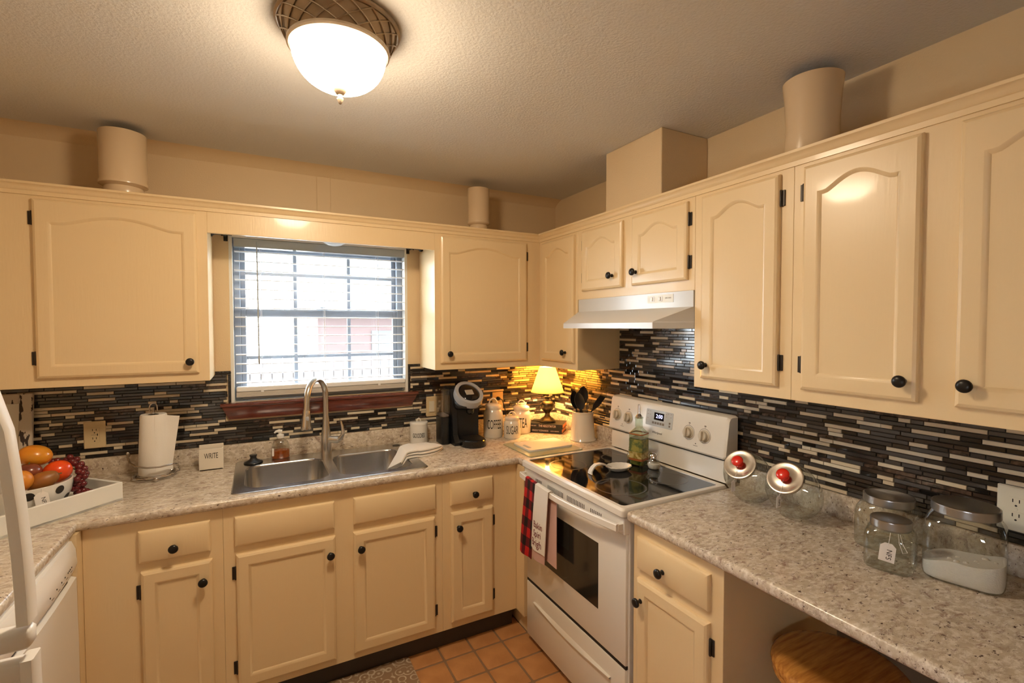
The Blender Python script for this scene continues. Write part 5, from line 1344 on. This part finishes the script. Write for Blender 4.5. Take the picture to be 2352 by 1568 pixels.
# ---------------------------------------------------------------- slanted cookie jars with red knobs
def cookie_jar(lidc, label, tlabel, word):
    a = Vector((-.74, -.16, .62)).normalized(); c = Vector(lidc)
    t = thing('cookie_jar', label, 'cookie jar', (c.x+.09, c.y, CT), 'slanted cookie jars')
    M = axis_m(c, -a)      # z runs from the lid into the jar
    def clamp(g, z0=CT+.001):
        for v in g.bm.verts:
            if v.co.z < z0: v.co.z = z0
            if v.co.x > -.024: v.co.x = -.024
    g = G().lathe([(.053, .004), (.053, .014), (.060, .022), (.073, .036), (.082, .060), (.085, .090), (.085, .135), (.080, .160), (.066, .176), (.04, .180), (0, .180)], n=48, M=M); clamp(g)
    g.build('glass_body', 'jar_glass', t, 70)
    ld = G().lathe([(0, -.004), (.030, -.004), (.045, -.001), (.052, -.004), (.0575, -.003), (.0585, .002), (.0565, .010), (.0545, .014), (.05, .013)], n=48, M=M).build('lid', 'jar_lid_metal', t, 40)
    G().lathe([(0, -.034), (.015, -.0335), (.020, -.030), (.021, -.026), (.019, -.0225), (.011, -.020), (.008, -.014), (.0075, -.008), (.015, -.004), (0, -.003)], n=28, M=M).build('knob', 'red_plastic', ld, 50)
    k = c+a*.016; w0 = k+Vector((-.004, -.002, -.010)); w1 = w0+Vector((-.030, -.004, -.052))
    vw = (CAM-w1); vw.z = 0; vw.normalize(); vw = Matrix.Rotation(1.0, 3, 'Z') @ vw
    TMx = I4(Vector((-vw.y, vw.x, 0)), (0, 0, 1), vw, w1+Vector((0, 0, -.020)))
    hang_tag(None, w0, .024, .040, TMx, word, tlabel, .013)
cookie_jar(at(1699, 1066, X=-.232), 'slanted glass cookie jar with red knob next to the range console', 'white paper tag on the cookie jar nearest the range, seen edge on', None)
cookie_jar(at(1803, 1097, X=-.232), 'slanted glass cookie jar with red knob between its twin and the screw-lid jars', 'white paper tag lettered NFS on the cookie jar farther from the range', 'NFS')

# ---------------------------------------------------------------- screw-lid glass jars
def cracker_jar(x, y, w, h, lr, label, sq=5, lidh=.022, rot=0):
    t = thing('glass_jar', label, 'jar', (x, y, CT), 'screw-lid glass jars'); r = w/2
    M = Matrix.Translation((x, y, CT)) @ Matrix.Rotation(rot, 4, 'Z')
    g = G()
    loops = []
    for rr, z, s in ((r*.90, .0006, sq), (r*.97, .006, sq), (r, .014, sq), (r, h*.70, sq), (r*.97, h*.80, sq*.8), (lr*.5+r*.46, h*.88, 3), (lr*.98, h*.93, 2), (lr*.93, h*.96, 2), (lr*.93, h, 2)):
        lp = []
        for i in range(48):
            a = 2*PI*i/48; k = 1/((abs(math.cos(a))**s+abs(math.sin(a))**s)**(1/s)); lp.append((rr*k*math.cos(a), rr*k*math.sin(a), z))
        loops.append(lp)
    gb_ = g.loft(loops, True, False, M=M).build('glass_body', 'jar_glass', t, 60)
    q = []
    for i in range(4): q += [(lr, h-.014+.0055*i), (lr*1.012, h-.0115+.0055*i)]
    G().lathe([(lr*.97, h-.016)]+q+[(lr*1.0, h+.009), (lr*.95, h+.0105), (lr*.90, h+.009), (0, h+.009)], n=48, M=M).build('screw_lid', 'lid_metal', t, 40)
    return t, M, r
jA = at(2043, 1245, Z=CT)
cracker_jar(-.118, -2.055, .150, .150, .064, 'medium empty glass jar with metal screw lid behind the small tagged jar', rot=.15)
tB, MB_, rB = cracker_jar(-.256, -2.122, .112, .128, .047, 'small empty glass jar with metal screw lid wearing a paper tag', rot=.25)
tC, MC_, rC = cracker_jar(-.150, -2.246, .164, .190, .070, 'large glass jar of white sugar with metal screw lid next to the outlet', rot=.25)
su = G(); loops = []
for rr, z in ((rC*.88, .004), (rC*.955, .008), (rC*.975, .016), (rC*.975, .052)):
    loops.append([])
    for i in range(48):
        a = 2*PI*i/48; s = 5; k = 1/((abs(math.cos(a))**s+abs(math.sin(a))**s)**(1/s)); tz = (.018*math.cos(a+2.2)+.004*math.sin(5*a) if z > .05 else 0); loops[-1].append((rr*k*math.cos(a), rr*k*math.sin(a), z+tz))
su.loft(loops, True, True, M=MC_).build('sugar', 'salt_white', tC, 60)
g = G(); r6 = random.Random(3)
for i in range(16):
    a, rr = r6.uniform(0, 6.28), rC*.8*math.sqrt(r6.random()); px_, py_ = rr*math.cos(a), rr*math.sin(a)
    zz_ = .052+.018*math.cos(a+2.2)*rr/rC
    g.sphere(tuple(MC_ @ Vector((px_, py_, zz_))), r6.uniform(.003, .008), 8, (1.2, 1, .7))
g.build('sugar_lumps', 'salt_white', tC, 60)
# tag on the small jar
vw = CAM-Vector((-.256, -2.122, 0)); vw.z = 0; vw.normalize(); fdir = vw
qb = Vector((-.256, -2.122, CT))+vw*(rB*1.16)
qb += Vector((-vw.y, vw.x, 0))*-.006
TMj = I4(Vector((-vw.y, vw.x, 0)), (0, 0, 1), vw, qb+Vector((0, 0, .062))) @ Matrix.Rotation(-.10, 4, 'Z')
hang_tag(None, Vector((-.256, -2.122, CT+.112))+vw*(.0485), .035, .052, TMj, 'NFS', 'white paper tag lettered NFS hanging on the small glass jar', .017, bow=vw*.010)
g = G(); q0 = Vector((-.256, -2.122, CT+.112))+(Matrix.Rotation(.35, 3, 'Z') @ vw)*.0485
sdv = Vector((-vw.y, vw.x, 0))
g.tube([q0, q0+sdv*.002+vw*.014+Vector((0, 0, -.02)), q0+sdv*.010+vw*.016+Vector((0, 0, -.045)), q0+sdv*.020+vw*.012+Vector((0, 0, -.042)), q0+sdv*.010+vw*.014+Vector((0, 0, -.022)), q0+sdv*.004+vw*.002], .0007, 5)
g.build('loose_string', 'string', tB)
